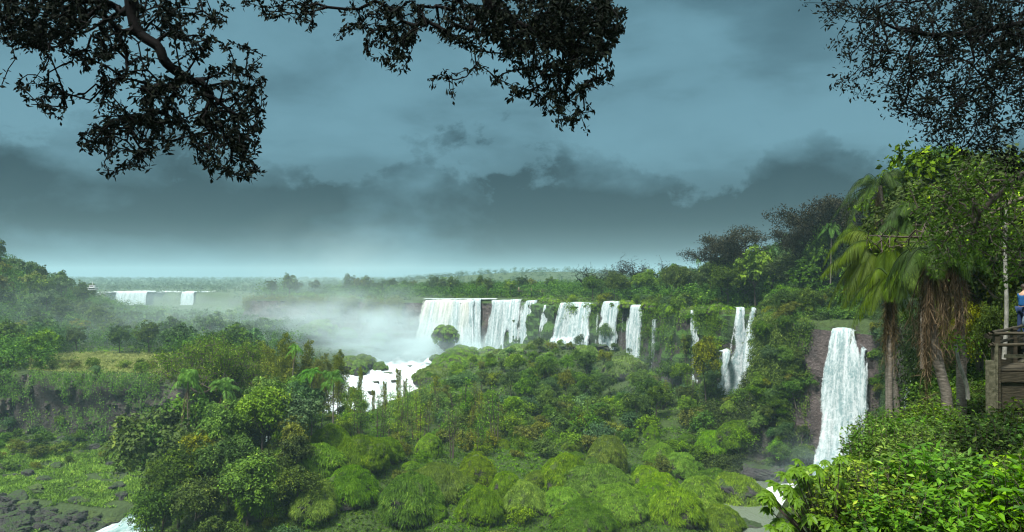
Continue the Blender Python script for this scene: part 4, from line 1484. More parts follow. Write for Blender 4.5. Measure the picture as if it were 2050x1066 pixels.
# ---- middle of the near island
GB = 'trees on the middle of the near island'
hero = [(932, 742, 225, 2, 'dark wide crowned tree standing before the lower rapids', 1.25), (1078, 672, 262, 1, 'leaning dark tree at the left foot of the second broadest waterfall', 0.9),
        (1215, 646, 262, 2, 'round topped tree in front of the medium waterfall', 1.0), (1412, 668, 196, 3, 'olive bushy tree left of the twin waterfall', 0.62),
        (1112, 695, 255, 0, 'rusty green tree right of the leaning dark tree', 0.95), (1100, 755, 225, 2, 'grey green round tree at the middle of the island', 1.2),
        (1158, 700, 258, 1, 'flat crowned dark tree against the foot of the second broadest waterfall', 1.3),
        (868, 780, 222, 3, 'yellow olive tree left of the dark wide crowned tree', 0.9), (1268, 760, 225, 0, 'bushy tree below the round topped tree', 1.1),
        (1060, 720, 250, 3, 'small brownish tree on the ridge of brown rocks', 0.9)]
for px, top, Y, v, lb, wd in hero:
    put('near', v, px, Y, None, lb, 'tree', top=top, H0=10.2, wide=wd)
    HERO.append((XP(px, Y), Y, 4.5))
capB = lambda p: float(np.interp(p, [640, 700, 720, 800, 860, 900, 1000, 1060, 1200, 1300, 1450], [720, 745, 800, 795, 775, 745, 712, 700, 690, 715, 700]))
GBc = lambda p, Y, X: ~((p < 850) & (Y > 215)) & (Y < 300 - (p > 1300) * 40)
plant('near', NEARW, 'B', 84, (700, 1430), (190, 268), 5.0, (0.55, 1.0), '{w}, {size} tree in the thicket across the middle of the island', 'tree', GB,
      weights=[5, 3, 2, 3, 0.9, 2.5], cond=GBc, seed=31, avoid=HERO, cap=capB)
plant('slender', None, 'B', 40, (690, 1010), (160, 206), 3.2, (0.9, 1.45), 'slender thin trunked tree with sparse leaves in the open stand right of the palms', 'tree', 'slender trees right of the palms', seed=32, cond=GBc, cap=lambda p: capB(p) - 30, H0=9)
plant('slender', None, 'B', 14, (1000, 1400), (180, 240), 7, (0.5, 0.9), 'slender sapling poking out of the green thicket', 'tree', 'saplings in the island thicket', seed=33)
plant('shrub', SHW, 'B', 85, (560, 1480), (165, 285), 4.0, (0.8, 1.7), '{w}, {size} shrub in the thicket across the island', 'shrub', 'shrubs across the near island',
      weights=[4, 4, 2, 3, 2], cond=GBc, seed=34)
plant('shrub', SHW, 'B', 64, (880, 1490), (174, 216), 3.4, (1.2, 2.1), '{w}, {size} shrub on the open ground above the grassy mounds', 'shrub', 'shrubs above the grassy mounds',
      weights=[5, 3, 3, 3, 2], seed=37)
plant('shrub', SHW, 'C', 50, (480, 1300), (122, 185), 4.2, (0.7, 1.3), '{w}, {size} shrub between the grassy mounds at the front', 'shrub', 'shrubs between the grassy mounds',
      weights=[3, 6, 1, 3, 1], seed=35)

# ---- mounds at the front of the island
GM = 'shaggy grass covered mounds at the front of the island'
mounds = [(1212, 935, 165, 2, 1.25, 'tall dome shaped grassy mound, highest of the mounds'), (1325, 905, 172, 0, 1.15, 'paired round mound, left of two below the bushes'),
          (1362, 910, 168, 3, 1.1, 'paired round mound with brown sides, right of two'), (1420, 950, 158, 1, 1.6, 'broad flat topped green mound above the dark rock by the pool'),
          (1468, 948, 155, 4, 1.55, 'right shoulder of the broad mound, overhanging the pool'),
          (1390, 1015, 142, 2, 1.3, 'bright round mound just left of the pool'), (1195, 1000, 146, 1, 1.45, 'wide mound with dark underside below the tall dome'),
          (1130, 985, 150, 0, 1.35, 'round mound left of the wide mound'), (1290, 960, 155, 3, 1.0, 'small dark sided mound between the tall dome and the broad mound'),
          (1325, 995, 148, 0, 1.15, 'dark green mound left of the bright round mound'), (1240, 1050, 136, 4, 1.3, 'low mound at the bottom edge below the wide mound'),
          (1125, 1045, 134, 3, 1.0, 'small tufted mound by the little pond'), (1050, 1040, 136, 0, 1.1, 'round mound left of the little pond'),
          (880, 1020, 140, 4, 1.3, 'rounded mound with a dark hollow at its foot'), (955, 1000, 146, 2, 1.0, 'bright yellow green mound right of the dark hollow'),
          (1010, 1015, 142, 3, 0.9, 'small bright mound beside the yellow green one'), (820, 1050, 133, 1, 1.6, 'long mound at the bottom edge'),
          (1480, 870, 178, 1, 1.4, 'big bushy mound at the foot of the forested slope'), (1430, 880, 178, 3, 1.2, 'mound with a shadowed side left of the big bushy mound'),
          (1350, 1055, 134, 3, 1.3, 'brown sided mound near the bottom edge, left of the pool'), (1440, 1050, 136, 0, 1.0, 'dark mound against the bottom corner of the pool'),
          (1170, 1075, 128, 4, 1.1, 'mound cut by the bottom edge right of the small tufted mound'), (620, 1010, 140, 1, 1.5, 'large bright grassy rise at the front left'),
          (720, 1000, 146, 4, 1.4, 'grassy rise right of the large bright one'), (540, 1060, 131, 0, 1.3, 'bright bushy mound at the foot of the dark grove'),
          (1300, 1030, 140, 2, 0.9, 'small mound below the dark green mound'), (960, 1055, 132, 0, 1.1, 'mound at the bottom edge below the yellow green one'),
          (665, 950, 152, 0, 1.15, 'bright mound at the foot of the three tall palms'), (580, 985, 142, 3, 1.0, 'bright mound beside the dark grove'), (700, 1045, 134, 0, 1.25, 'bright mound at the bottom edge, left of the long one'),
          (770, 965, 152, 3, 1.0, 'mound below the thin trunked stand'), (640, 1060, 130, 1, 1.2, 'bright mound cut by the bottom edge beside the grove'), (860, 940, 162, 2, 0.8, 'small yellow green mound below the slender trees')]
for px, py, Y, v, s, lb in mounds:
    x = XP(px, Y)
    z = float(hgt(np.array([x]), np.array([Y]))[0])
    wdt = s * 1.05
    K['mound'].place(v, (x, Y, z + 0.7 * s), rngp.uniform(0, 6.28), (wdt * 1.0, wdt * 0.9, s * 1.05), lb, 'mound', GM)
plant('mound', None, 'C', 24, (640, 1470), (124, 190), 4.6, (0.4, 0.7), 'small shaggy mound filling the gaps between the larger named mounds', 'mound', 'small shaggy mounds', seed=41, sink=-0.5,
      cond=lambda p, Y, X: (p > 980) | (Y < 150))

# ---- mossy boulders in the mist below the falls
GH = 'round mossy boulders in the mist below the main fall'
for px, py, Y, v, s, lb in [(872, 706, 296, 0, 0.55, 'small round mossy boulder at the edge of the white water'), (925, 700, 296, 1, 1.35, 'large rounded mossy boulder right of the mushroom shaped one'),
                            (975, 700, 298, 0, 1.1, 'dark topped mossy boulder left of the second white waterfall'), (895, 715, 288, 1, 1.2, 'mossy boulder under the mushroom shaped one'),
                            (1000, 715, 290, 2, 0.8, 'mossy boulder near the foot of the second white waterfall'), (872, 760, 268, 1, 1.4, 'long mossy bank along the right side of the rapids'),
                            (908, 738, 275, 0, 1.3, 'mossy bank above the rapids, behind the dark trees'), (950, 735, 278, 1, 1.2, 'mossy hump behind the dark wide crowned tree'),
                            (700, 708, 290, 1, 1.1, 'left mossy hump of the islet in the mist'), (730, 702, 292, 0, 1.1, 'middle mossy hump of the islet in the mist'),
                            (762, 706, 290, 0, 0.7, 'rounded right tip of the islet in the mist'), (720, 715, 286, 2, 0.9, 'front mossy hump of the islet in the mist'),
                            (760, 655, 318, 2, 1.0, 'pointed grassy hump standing in the mist under the rock wall'), (640, 650, 318, 1, 1.6, 'broad pale hump in the mist under the rock wall'),
                            (690, 645, 322, 0, 1.2, 'small pale hump in the mist under the rock wall'), (590, 640, 318, 1, 1.4, 'leftmost pale hump in the mist under the rock wall'),
                            (1035, 735, 272, 1, 1.3, 'green mossy slope with a thin cascade beside it'), (1075, 725, 268, 0, 1.1, 'mossy hump below the leaning dark tree'),
                            (1170, 735, 255, 0, 1.2, 'bright mossy hump below the second broadest waterfall'), (1250, 745, 240, 1, 1.4, 'pale mossy hump in the mist right of the thicket')]:
    x = XP(px, Y)
    z = float(hgt(np.array([x]), np.array([Y]))[0])
    zc = P(px, py, Y)[2]
    K['hummock'].place(v, (x, Y, min(zc, z + 2.5 * s) if zc > z else z - 0.5), rngp.uniform(0, 6.28), s, lb, 'boulder', GH)
# mushroom shaped one: crown wider than its foot
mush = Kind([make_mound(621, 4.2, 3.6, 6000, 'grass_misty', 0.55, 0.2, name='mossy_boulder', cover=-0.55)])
x, y, z = P(892, 672, 299)
o = mush.place(0, (x, y, z), 0.4, (1.2, 1.1, 1.15), 'mushroom shaped mossy boulder, overhanging, in front of the broadest waterfall', 'boulder', GH)
ft = make_rock(706, 'rock_mossy', name='foot')
ft.parent = o
ft.location = (0.4, 0, -3.0)
ft.scale = (2.4, 2.4, 4.0)

# ---- boulders
GR = 'dark boulders by the water'
for px, py, Y, v, s, lb in [(1470, 985, 154, 1, (5.0, 4.2, 4.4), 'big dark rock face under the broad mound at the pool edge'), (1500, 1060, 137, 0, (2.2, 2, 1.6), 'wet dark rock at the bottom corner of the pool'),
                            (1475, 1052, 139, 2, (2.6, 2, 1.6), 'dark rock beside the bottom corner of the pool'), (1560, 900, 168, 2, (3.0, 2.4, 4.0), 'jagged dark outcrop at the foot of the forested slope'),
                            (1545, 905, 167, 0, (2.4, 2, 2.6), 'lower jagged outcrop above the pool'), (1530, 930, 169, 1, (4.5, 3, 3.4), 'dark rock shelf at the far side of the pool'),
                            (1580, 910, 168, 0, (3.5, 3, 3.4), 'rock shelf left of the foot of the tall near waterfall'), (1120, 700, 272, 3, (6, 3, 2.2), 'brown rock ridge at the foot of the second broadest waterfall'),
                            (1150, 708, 268, 1, (5, 3, 2.2), 'brown boulder right on the rock ridge'), (1070, 745, 262, 0, (4, 3, 2.0), 'brown rocks left below the ridge'),
                            (1200, 712, 262, 2, (4, 3, 2.6), 'dark boulder under the round topped tree'), (1432, 1030, 141, 2, (1.4, 1.2, 1.0), 'small rock at the left lip of the pool')]:
    x, y, z = P(px, py, Y)
    zg = float(hgt(np.array([x]), np.array([y]))[0])
    K['rock'].place(v, (x, y, max(zg, min(z, zg + 3))), rngp.uniform(0, 6.28), s, lb, 'rock', GR)
X, Y, Z, px = scat(230, (0, 290), (158, 222), 1.6, cond=lambda p, Y, X: (hgt(X, Y) < 0) & (X < -84) & ((Y < 174) | (fbm(X / 5, Y / 5, o=2, seed=2) > 0.22)), seed=51)
for i in range(len(X)):
    s = rngp.uniform(0.45, 1.0) ** 2 * 1.9 * (1.3 if Y[i] < 178 else 1)
    K['rock'].place(int(rngp.integers(0, 5)) if Y[i] > 172 else int(rngp.integers(0, 3)), (X[i], Y[i], Z[i] - 0.1), rngp.uniform(0, 6.28), (s * 1.2, s * 0.8, s * rngp.uniform(0.6, 1.3)),
                    ['bare angular boulder', 'moss topped boulder'][int(Y[i] > 185)] + ' on the rocky shore under the left cliff', 'rock', 'boulders on the left shore', tilt=(rngp.normal() * 0.25, rngp.normal() * 0.25))

for px, py, Y, s in [(778, 735, 284, 1.6), (752, 752, 274, 1.3), (800, 728, 288, 1.2), (742, 770, 262, 1.5), (790, 752, 276, 1.0), (820, 722, 294, 1.1), (765, 785, 256, 1.4)]:
    x = XP(px, Y)
    d_, (rz_, rw_) = pdist(np.array([x]), np.array([Y]), RIVER)
    K['rock'].place(int(rngp.integers(0, 3)), (x, Y, float(rz_[0]) - 0.3), rngp.uniform(0, 6.28), (s * 1.3, s, s * 0.9), 'wet black rock breaking the surface of the white rapids', 'rock', 'rocks in the white rapids')
# ---- left ledge, hillside and misty forest
GE = 'trees of the misty forest left of the river'
plant('shrub', SHW, 'E', 45, (-20, 345), (180, 232), 4.0, (0.7, 1.5), '{w}, {size} shrub on the slope and foot of the left cliff', 'shrub', 'shrubs along the left cliff',
      weights=[4, 1, 3, 3, 2], cond=lambda p, Y, X: (Y > 205) | (hgt(X, Y) > -5), seed=61)
for k, (px, top, Y, v) in enumerate([(75, 728, 232, 1), (40, 742, 228, 0), (110, 742, 230, 3)]):
    put('near', v, px, Y, None, ['big round tree on the edge of the left cliff', 'leftmost tree on the edge of the left cliff', 'low olive tree on the edge of the left cliff, next to the grass'][k], 'tree', top=top, H0=10.2, wide=1.5)
openg = lambda p, Y: (p > 110) & (p < 345) & (Y < 262)
plant('mid', MIDW, 'E', 56, (-25, 600), (236, 330), 7.0, (0.75, 1.25), '{w}, {size} tree in the misty forest beyond the grassy ledge', 'tree', GE,
      weights=[3, 3, 3, 2, 3], cond=lambda p, Y, X: ~openg(p, Y) & (inside(X, Y, LPOLY) | (Y > 285)) & ~inside(X, Y, HPOLY), seed=62)
plant('mid', MIDW, 'E', 24, (-25, 210), (310, 380), 8.5, (0.9, 1.5), '{w}, {size} tree on the dark hill at the far left', 'tree', 'trees on the left hill',
      weights=[1, 4, 3, 1, 4], cond=lambda p, Y, X: ~inside(X, Y, HPOLY), seed=63)

# ---- plateau behind the falls
plant('mid', MIDW, 'F', 34, (515, 1250), (352, 450), 8.5, (0.6, 0.95), '{w}, {size} tree in the belt of forest above the falls', 'tree', 'trees above the falls',
      weights=[2, 4, 1, 2, 4], cond=lambda p, Y, X: inside(X, Y, HPOLY), seed=71)
for px, top, Y, lb in [(579, 543, 352, 'tallest dark tree at the left end of the forest above the falls'), (545, 556, 350, 'second tall tree at the left end above the falls'),
                       (700, 547, 380, 'dark layered tree above the misty rock wall'), (735, 548, 384, 'leaning dark tree beside the layered one above the rock wall'),
                       (868, 548, 400, 'broad dark tree above the broadest waterfall')]:
    put('mid', 1 if px != 700 else 4, px, Y, None, lb, 'tree', top=top, H0=10.2, wide=0.8)
# ---- skyline on the right
GS = 'dark trees on the right skyline'
K['umbrella'] = Kind([layered_tree('umbrella_tree', 811, 12, 5.6, 20, 620, 13, 0.30, 'leaf_rust', r0=0.26, bark='bark_dark', thick=0.5, spr=0.32, fork=0.3),
                      layered_tree('umbrella_tree', 812, 12, 6.6, 18, 620, 13, 0.30, 'leaf_rust', r0=0.28, bark='bark_dark', thick=0.45, spr=0.32, fork=0.3, lean=(-2.0, 0))])
for px, top, Y, v, w, lb in [(1478, 455, 226, 0, 0.9, 'umbrella crowned dark tree standing alone on the right skyline'), (1450, 476, 228, 1, 0.75, 'lower left half crown beside the lone umbrella tree'),
                             (1692, 376, 190, 1, 0.8, 'highest umbrella crowned tree, reddish black, left of the near palm'), (1650, 410, 200, 0, 0.7, 'umbrella crowned tree left of the highest one'),
                             (1610, 440, 200, 0, 0.7, 'layered tree over the forested slope, right of the lone umbrella tree'), (1740, 372, 180, 0, 0.7, 'umbrella crown partly hidden by the near palm')]:
    put('umbrella', v, px, Y, None, lb, 'tree', GS, top=top - 4, H0=12, wide=w, rz=0.3)
K['bare'] = Kind([layered_tree('bare_tree', 821, 9, 3.6, 14, 150, 0, 0.3, 'leaf_dark', r0=0.22, bark='bark_dark', thick=2.2, fork=0.3),
                  layered_tree('bare_tree', 822, 9, 4.2, 12, 170, 3, 0.4, 'leaf_rust', r0=0.2, bark='bark_dark', thick=1.6, fork=0.3, spr=0.4)])
for px, top, Y, v, lb in [(1172, 532, 330, 0, 'leafless forked tree on the skyline above the second broadest waterfall'), (1205, 538, 330, 1, 'thin crowned tree right of the leafless one'),
                          (1245, 518, 322, 1, 'twiggy tree cluster on the skyline, second group from the leafless tree'), (1278, 526, 318, 1, 'twiggy reddish tree right of the twiggy cluster'),
                          (1308, 524, 316, 1, 'twiggy tree left of the small skyline palm')]:
    put('bare', v, px, Y, None, lb, 'tree', 'thin trees on the central skyline', top=top, H0=9, wide=1.0)
put('palm', 0, 1397, 262, (0.42, 0.42, 1.1), 'tiny slim palm on the skyline left of the lone umbrella tree', 'palm', top=None)
_p = C.objects[-1]
put('palm', 1, 1348, 300, (0.6, 0.6, 1.1), 'small palm on the skyline between the twiggy trees and the umbrella tree', 'palm')
put('palm', 0, 1662, 185, (1.1, 1.1, 1.55), 'dark palm with hanging fronds under the umbrella crowns on the right skyline', 'palm')
GG = 'trees of the forest on the right bank'
skyl = lambda p: np.interp(p, [1150, 1250, 1350, 1420, 1500, 1560, 1640, 1700, 1800], [548, 535, 518, 504, 500, 462, 436, 404, 365])


def bank(n, pxr, Yr, rmin, seed, cond, hr, group, label, kind='near', words=NEARW, weights=None, nm=None):
    X, Y, Z, px = scat(n, pxr, Yr, rmin, cond, seed)
    r = np.random.default_rng(seed + 5)
    for i in range(len(X)):
        s = r.uniform(*hr)
        zt = P(px[i], skyl(px[i]) + r.uniform(-4, 26), Y[i])[2]
        s = max(0.35, min(s, (zt - Z[i]) / 10.3))
        v = int(r.choice(len(K[kind].p), p=np.array(weights) / sum(weights)))
        wd = min(max(s, 0.45 if nm else 0.75), 1.35)
        _o = K[kind].place(v, (X[i], Y[i], Z[i] - 0.3), r.uniform(0, 6.28), (wd, wd, s), label.format(w=words[v], size='tall' if s > sum(hr) / 2 else 'low'), 'tree', group)
        if nm:
            _o.name = nm


bank(46, (1170, 1700), (150, 330), 6.5, 81, lambda p, Y, X: inside(X, Y, HPOLY) & (pdist(X, Y, RIMS)[0] > 5), (1.3, 2.3), GG, '{w}, {size} tree on the plateau right of the falls',
     weights=[2, 5, 2, 2, 0.5, 4])
bank(44, (1490, 1745), (190, 300), 5.0, 87, lambda p, Y, X: inside(X, Y, HPOLY) & (pdist(X, Y, RIMS)[0] > 3), (1.3, 2.4), 'tall trees behind the brink on the right', '{w}, {size} tree in the forest wall behind the tall near waterfall',
     kind='mid', words=MIDW, weights=[3, 4, 2, 2, 4])
bank(50, (1330, 1640), (150, 262), 4.2, 82, lambda p, Y, X: ~inside(X, Y, HPOLY) & (pdist(X, Y, RIMS)[0] < 19) & (hgt(X, Y) > 2) & ((p > 1515) | (Y > 226)), (0.45, 0.9), 'trees on the steep slope between the twin waterfall and the tall near one',
     '{w}, {size} tree clinging to the steep slope left of the tall near waterfall', weights=[4, 4, 3, 2, 1, 3])
bank(44, (1530, 1668), (164, 212), 3.0, 85, lambda p, Y, X: ~inside(X, Y, HPOLY) & (pdist(X, Y, RIMS)[0] < 20) & (pdist(X, Y, RIMS)[0] > 1) & (hgt(X, Y) > 1) & ((p > 1525) | (Y < 196)) & ((p < 1608) | (Y > 172)), (0.5, 0.95),
     'trees low on the steep slope above the pool', '{w}, {size} tree low on the steep slope above the dark outcrop', weights=[4, 4, 2, 2, 0.5, 3], nm='small_tree')
bank(20, (1590, 1800), (168, 205), 3.6, 86, lambda p, Y, X: inside(X, Y, HPOLY) & (pdist(X, Y, RIMS)[0] > 1.0) & ~((Y < 172) & (p > 1655) & (p < 1725)), (0.45, 0.8),
     'trees on the brink behind the tall near waterfall', '{w}, {size} tree on the brink behind the tall near waterfall', weights=[4, 4, 1, 3, 0.5, 3], nm='small_tree')
WALL = np.array([(58.5, 176), (60, 173), (61.5, 171), (63.5, 169.8), (67.6, 167.6)], float)
for i in range(46):
    t = rngp.uniform(0, 4)
    a = int(min(3, t))
    b = WALL[a] + (WALL[a + 1] - WALL[a]) * (t - a)
    z = rngp.uniform(0, 34)
    off = 0.5 + 5.0 * (1 - z / 34) ** 1.5
    v = int(rngp.choice(6, p=[.3, .27, .12, .12, .02, .17]))
    s = rngp.uniform(0.34, 0.62)
    K['near'].place(v, (b[0] - 0.5 * off, b[1] - 0.85 * off, z - 3.0 * s), rngp.uniform(0, 6.28), (s * 1.1, s * 1.1, s), NEARW[v] + ' tree rooted on the rock wall left of the tall near waterfall', 'tree',
                    'trees rooted on the rock wall left of the tall near waterfall', tilt=(0.25, -0.12)).name = 'small_tree'
WALL2 = np.array([(77.5, 160), (79.5, 158), (80.5, 152), (74.5, 141), (64, 122), (60, 101), (54, 95)], float)
for i in range(66):
    t = rngp.uniform(0, 6)
    a = int(min(5, t))
    b = WALL2[a] + (WALL2[a + 1] - WALL2[a]) * (t - a)
    z = rngp.uniform(2, 36)
    off = 0.4 + 3.0 * (1 - z / 36) ** 1.5
    v = int(rngp.choice(6, p=[.25, .36, .06, .14, .0, .19]))
    s = rngp.uniform(0.26, 0.48)
    K['near'].place(v, (b[0] - 0.85 * off, b[1] - 0.3 * off, z - 3.0 * s), rngp.uniform(0, 6.28), (s * 1.1, s * 1.1, s), NEARW[v] + ' tree rooted on the dark wall right of the tall near waterfall', 'tree',
                    'trees rooted on the wall right of the tall near waterfall', tilt=(0.12, -0.25)).name = 'small_tree'
plant('shrub', SHW, 'G', 65, (1290, 1660), (150, 262), 3.0, (0.8, 1.5), '{w}, {size} shrub on the steep right hand slope', 'shrub', 'shrubs on the steep right slope', weights=[4, 1, 4, 3, 2],
      cond=lambda p, Y, X: (pdist(X, Y, RIMS)[0] < 17) & (hgt(X, Y) > 3) & ((p > 1525) | (Y > 222)), seed=83)
# mossy tufts along the lip between the falls
K['tuft'] = Kind([make_mound(631, 2.2, 1.6, 2200, 'grass', 0.7, 0.14, name='mossy_tuft', cover=-0.4), make_mound(632, 2.6, 1.4, 2200, 'grass', 0.7, 0.14, name='mossy_tuft', cover=-0.4, sq=(1.3, 1))])
for px, Y, s in [(1060, 306, .9), (1085, 300, .9), (1100, 293, 1.2), (1110, 286, 1.0), (1200, 270, .9), (1255, 256, 1.2), (1300, 247, 1.1), (1312, 240, 1.0), (1340, 232, 1.2), (1360, 222, 1.1), (1385, 219, .8),
                 (1420, 214, 1.1), (1436, 213, 1.3), (1450, 212, 1.0), (1428, 212, 1.0), (1324, 250, 1.2), (1350, 240, 1.3), (1098, 300, 1.4), (1130, 284, 0.8), (1232, 262, 0.7)]:
    x = XP(px, Y)
    K['tuft'].place(int(rngp.integers(0, 2)), (x, Y, 35.2), rngp.uniform(0, 6.28), (s, s, s * 1.1), 'shaggy green tuft on the plateau rim between the waterfalls', 'grass tuft', 'green tufts between the waterfalls')
M['leaf_deep'] = leaf_mat('leaf_deep', (0.012, 0.022, 0.006), (0.044, 0.074, 0.015), (0.10, 0.13, 0.025), trans=0.15)

# ------------------------------------------------------------------ uncountable growth: undergrowth, far forest, grass
def clumps(name, X, Y, Z, rad, leaf, per, mat, r, hfac=0.7, asp=0.6, upn=0.7, sub=5):
    n = len(X)
    i = np.repeat(np.arange(n), sub)
    d = nz(r.normal(size=(n * sub, 3)) + [0, 0, 0.5])
    rr = rad[i] * r.uniform(0.35, 1.15, n * sub)
    sc = np.stack([X[i], Y[i], Z[i]], -1) + d * rr[:, None] * [1, 1, hfac]
    sn = nz(d * 0.5 + [0, 0, upn] + r.normal(size=(n * sub, 3)) * 0.25)
    st = r.uniform(-0.14, 0.14, n)[i] + r.uniform(-0.28, 0.28, n * sub)
    p2 = max(3, per // sub)
    V, tint = sub_cards(r, sc, sn, rad[i] * r.uniform(0.3, 0.6, n * sub), p2, np.repeat(leaf[i], p2), asp, st=st)
    o = leafmesh(name, V, tint, [M[mat]])
    return tag(o, kind='stuff')


def polar(n, Yr, pxr=(-60, 2110), seed=0):
    r = np.random.default_rng(seed)
    px = r.uniform(*pxr, n)
    Y = np.exp(r.uniform(math.log(Yr[0]), math.log(Yr[1]), n))
    return XP(px, Y), Y, px, r


def slope(x, y):
    e = 1.0
    z = hgt(x, y)
    return z, np.hypot(hgt(x + e, y) - z, hgt(x, y + e) - z)


X, Y, px, r = polar(34000, (85, 470), seed=901)
Z, sl = slope(X, Y)
ok = water_clear(X, Y, 0.8)
shore = (X < -82) & (Y < 224) & (Z < 1)
ok &= ~(shore & (fbm(X / 7, Y / 7, o=2, seed=5) < np.where(Y < 180, 0.35, 0.0)))
ok &= ~((px > 110) & (px < 345) & (Y < 262) & (Y > 224) & (Z > 10) & (fbm(X / 5, Y / 5, o=2, seed=6) < 0.25))
ok &= (sl < 2.2) | (r.random(len(X)) < 0.35)
ok &= ~((Y < 178) & (px > 480) & (px < 1520) & (r.random(len(X)) < 0.12))
ok &= ~((Y > 300) & (Y < 318) & (X > -38) & (X < 8))
pk = fbm(X / 16, Y / 16, o=2, seed=7) + 0.25 * r.normal(size=len(X))
rad = (0.5 + 1.1 * r.random(len(X))) * (0.75 + Y / 400) * np.where((Y < 175) & (px > 480) & (px < 1500), 0.6, np.where((Y < 268) & (px > 480) & (px < 1500), 1.45, 1.0)) * np.where(shore, 0.5, 1)
lf = 0.16 + Y * 0.0012
pk = np.where((Y < 178) & (px > 480) & (px < 1520), pk - 0.25, pk)
for nm, m, msk in [('undergrowth', 'leaf_mid', (pk > -0.02) & (pk <= 0.34)), ('undergrowth', 'leaf_lime', (pk > 0.34)), ('undergrowth', 'leaf_dark', pk <= -0.02)]:
    k = ok & msk
    clumps(nm, X[k], Y[k], Z[k], rad[k], lf[k], 36, m, r, sub=4)

# the forest that reads as one mass: hillside, plateau and hills beyond
X, Y, px, r = polar(5600, (165, 560), (-60, 1720), seed=905)
Z, sl = slope(X, Y)
inH = inside(X, Y, HPOLY)
dr = pdist(X, Y, RIMS)[0]
ok = water_clear(X, Y, 2) & ((~inH) & (X < -84) & (Z > 8) & ~((px > 110) & (px < 345) & (Y < 266)) | (inH & (dr > 26) & (Y > 325)) | (inH & (dr > 7) & (X > 40)))
sz = r.uniform(2.2, 4.6, len(X)) * np.where(inH, 0.8, 1.0)
k = ok
clumps('forest', X[k], Y[k], Z[k] + sz[k] * np.where(inH[k], 0.9, 1.3), sz[k], 0.62 + 0 * X[k], 190, 'leaf_mid', r, hfac=1.0, sub=12)
X, Y, px, r = polar(9500, (560, 4600), (-60, 2110), seed=906)
Z, sl = slope(X, Y)
ok = (Z > 14) & ~((X > -700) & (X < -400) & (Y > 995) & (Y < 1110))
ok |= (Y > 1500)
s = 0.7 + Y / 1500
k = ok & (Y > 560)
rd = np.minimum(3.2 * s, 9) * r.uniform(0.7, 1.25, len(X))
clumps('distant_forest', X[k], Y[k], Z[k] + rd[k] * 0.8, rd[k], np.minimum(1.0 * s, 3.4)[k], 48, 'far', r, hfac=0.9, sub=6)

M['grass_low'] = leaf_mat('grass_low', (0.020, 0.045, 0.008), (0.085, 0.155, 0.020), (0.17, 0.24, 0.04), trans=0.2)
M['ledge_grass'] = leaf_mat('ledge_grass', (0.10, 0.13, 0.03), (0.25, 0.28, 0.08), (0.34, 0.33, 0.13), trans=0.2, var=0.03)
r = np.random.default_rng(934)
X, Y = r.uniform(44, 62, 2600), r.uniform(164, 196, 2600)
Z = hgt(X, Y)
k = (Z > 0.8) & (Z < 32) & ~inside(X, Y, HPOLY) & (r.random(2600) < 0.5)
clumps('slope_growth', X[k], Y[k] - 0.4, Z[k] + 0.6, r.uniform(0.8, 1.7, k.sum()), 0.34 + 0 * X[k], 66, 'leaf_dark', r, hfac=1.1, sub=6)
r = np.random.default_rng(935)
X, Y = r.uniform(63, 86, 900), r.uniform(158, 180, 900)
dr = pdist(X, Y, RIMS)[0]
px_ = X / Y * 1500 + 1025
k = inside(X, Y, HPOLY) & (dr > 0.5) & ~((px_ > 1656) & (px_ < 1745) & (dr < 3.2))
X, Y = X[k], Y[k]
clumps('brink_growth', X, Y, hgt(X, Y) + 0.5, r.uniform(0.7, 1.5, len(X)), 0.3 + 0 * X, 70, 'leaf_deep', r, hfac=1.0, sub=6)
r = np.random.default_rng(936)
n = 46
X = np.concatenate([r.uniform(-548, -405, 26), r.uniform(-620, -380, 20)])
Y = np.concatenate([r.uniform(984, 1000, 26), r.uniform(1000, 1090, 20)])
k = ~((X[:26] > -520) & (X[:26] < -480)) & ~((X[:26] > -433) & (X[:26] < -416))
k = np.concatenate([k, np.ones(20, bool)])
X, Y = X[k], Y[k]
clumps('distant_forest', X, Y, 26.5 + 0 * X, r.uniform(2.5, 6, len(X)), 1.2 + 0 * X, 60, 'far', r, hfac=0.6, sub=6)

# grass: front of the island and the open ledge on the left
def grass(name, X, Y, Z, L, w, mat, r):
    a = nz(r.normal(size=(len(X), 3)) * 0.45 + [0, 0, 1])
    nr = nz(r.normal(size=(len(X), 3)) + [0, -0.6, 0.2])
    V = cards(np.stack([X, Y, Z], -1) + a * L[:, None] * 0.4, nr, L, w, r, axis=a, fold=0)
    o = leafmesh(name, V, np.clip(0.5 + 0.5 * fbm(X / 3, Y / 3, o=2, seed=4) + r.normal(size=len(X)) * 0.15, 0, 1), [M[mat]])
    return tag(o, kind='stuff')


X, Y, px, r = polar(110000, (112, 190), (440, 1520), seed=911)
k = water_clear(X, Y, 0.5)
X, Y = X[k], Y[k]
Z = hgt(X, Y)
grass('grass', X, Y, Z, r.uniform(0.3, 0.7, len(X)), 0.09, 'grass_low', r)
X, Y, px, r = polar(30000, (224, 268), (60, 360), seed=912)
Z = hgt(X, Y)
grass('grass', X, Y, Z, r.uniform(0.5, 1.0, len(X)), 0.22, 'ledge_grass', r)
X, Y, px, r = polar(70000, (155, 224), (-20, 300), seed=913)
Z = hgt(X, Y)
k = (Z < 6) & (X < -82) & (fbm(X / 6, Y / 6, o=3, seed=8) > np.where(Y > 178, -0.30, 0.10))
grass('grass', X[k], Y[k], Z[k], r.uniform(0.5, 1.1, k.sum()), 0.2, 'grass', r)


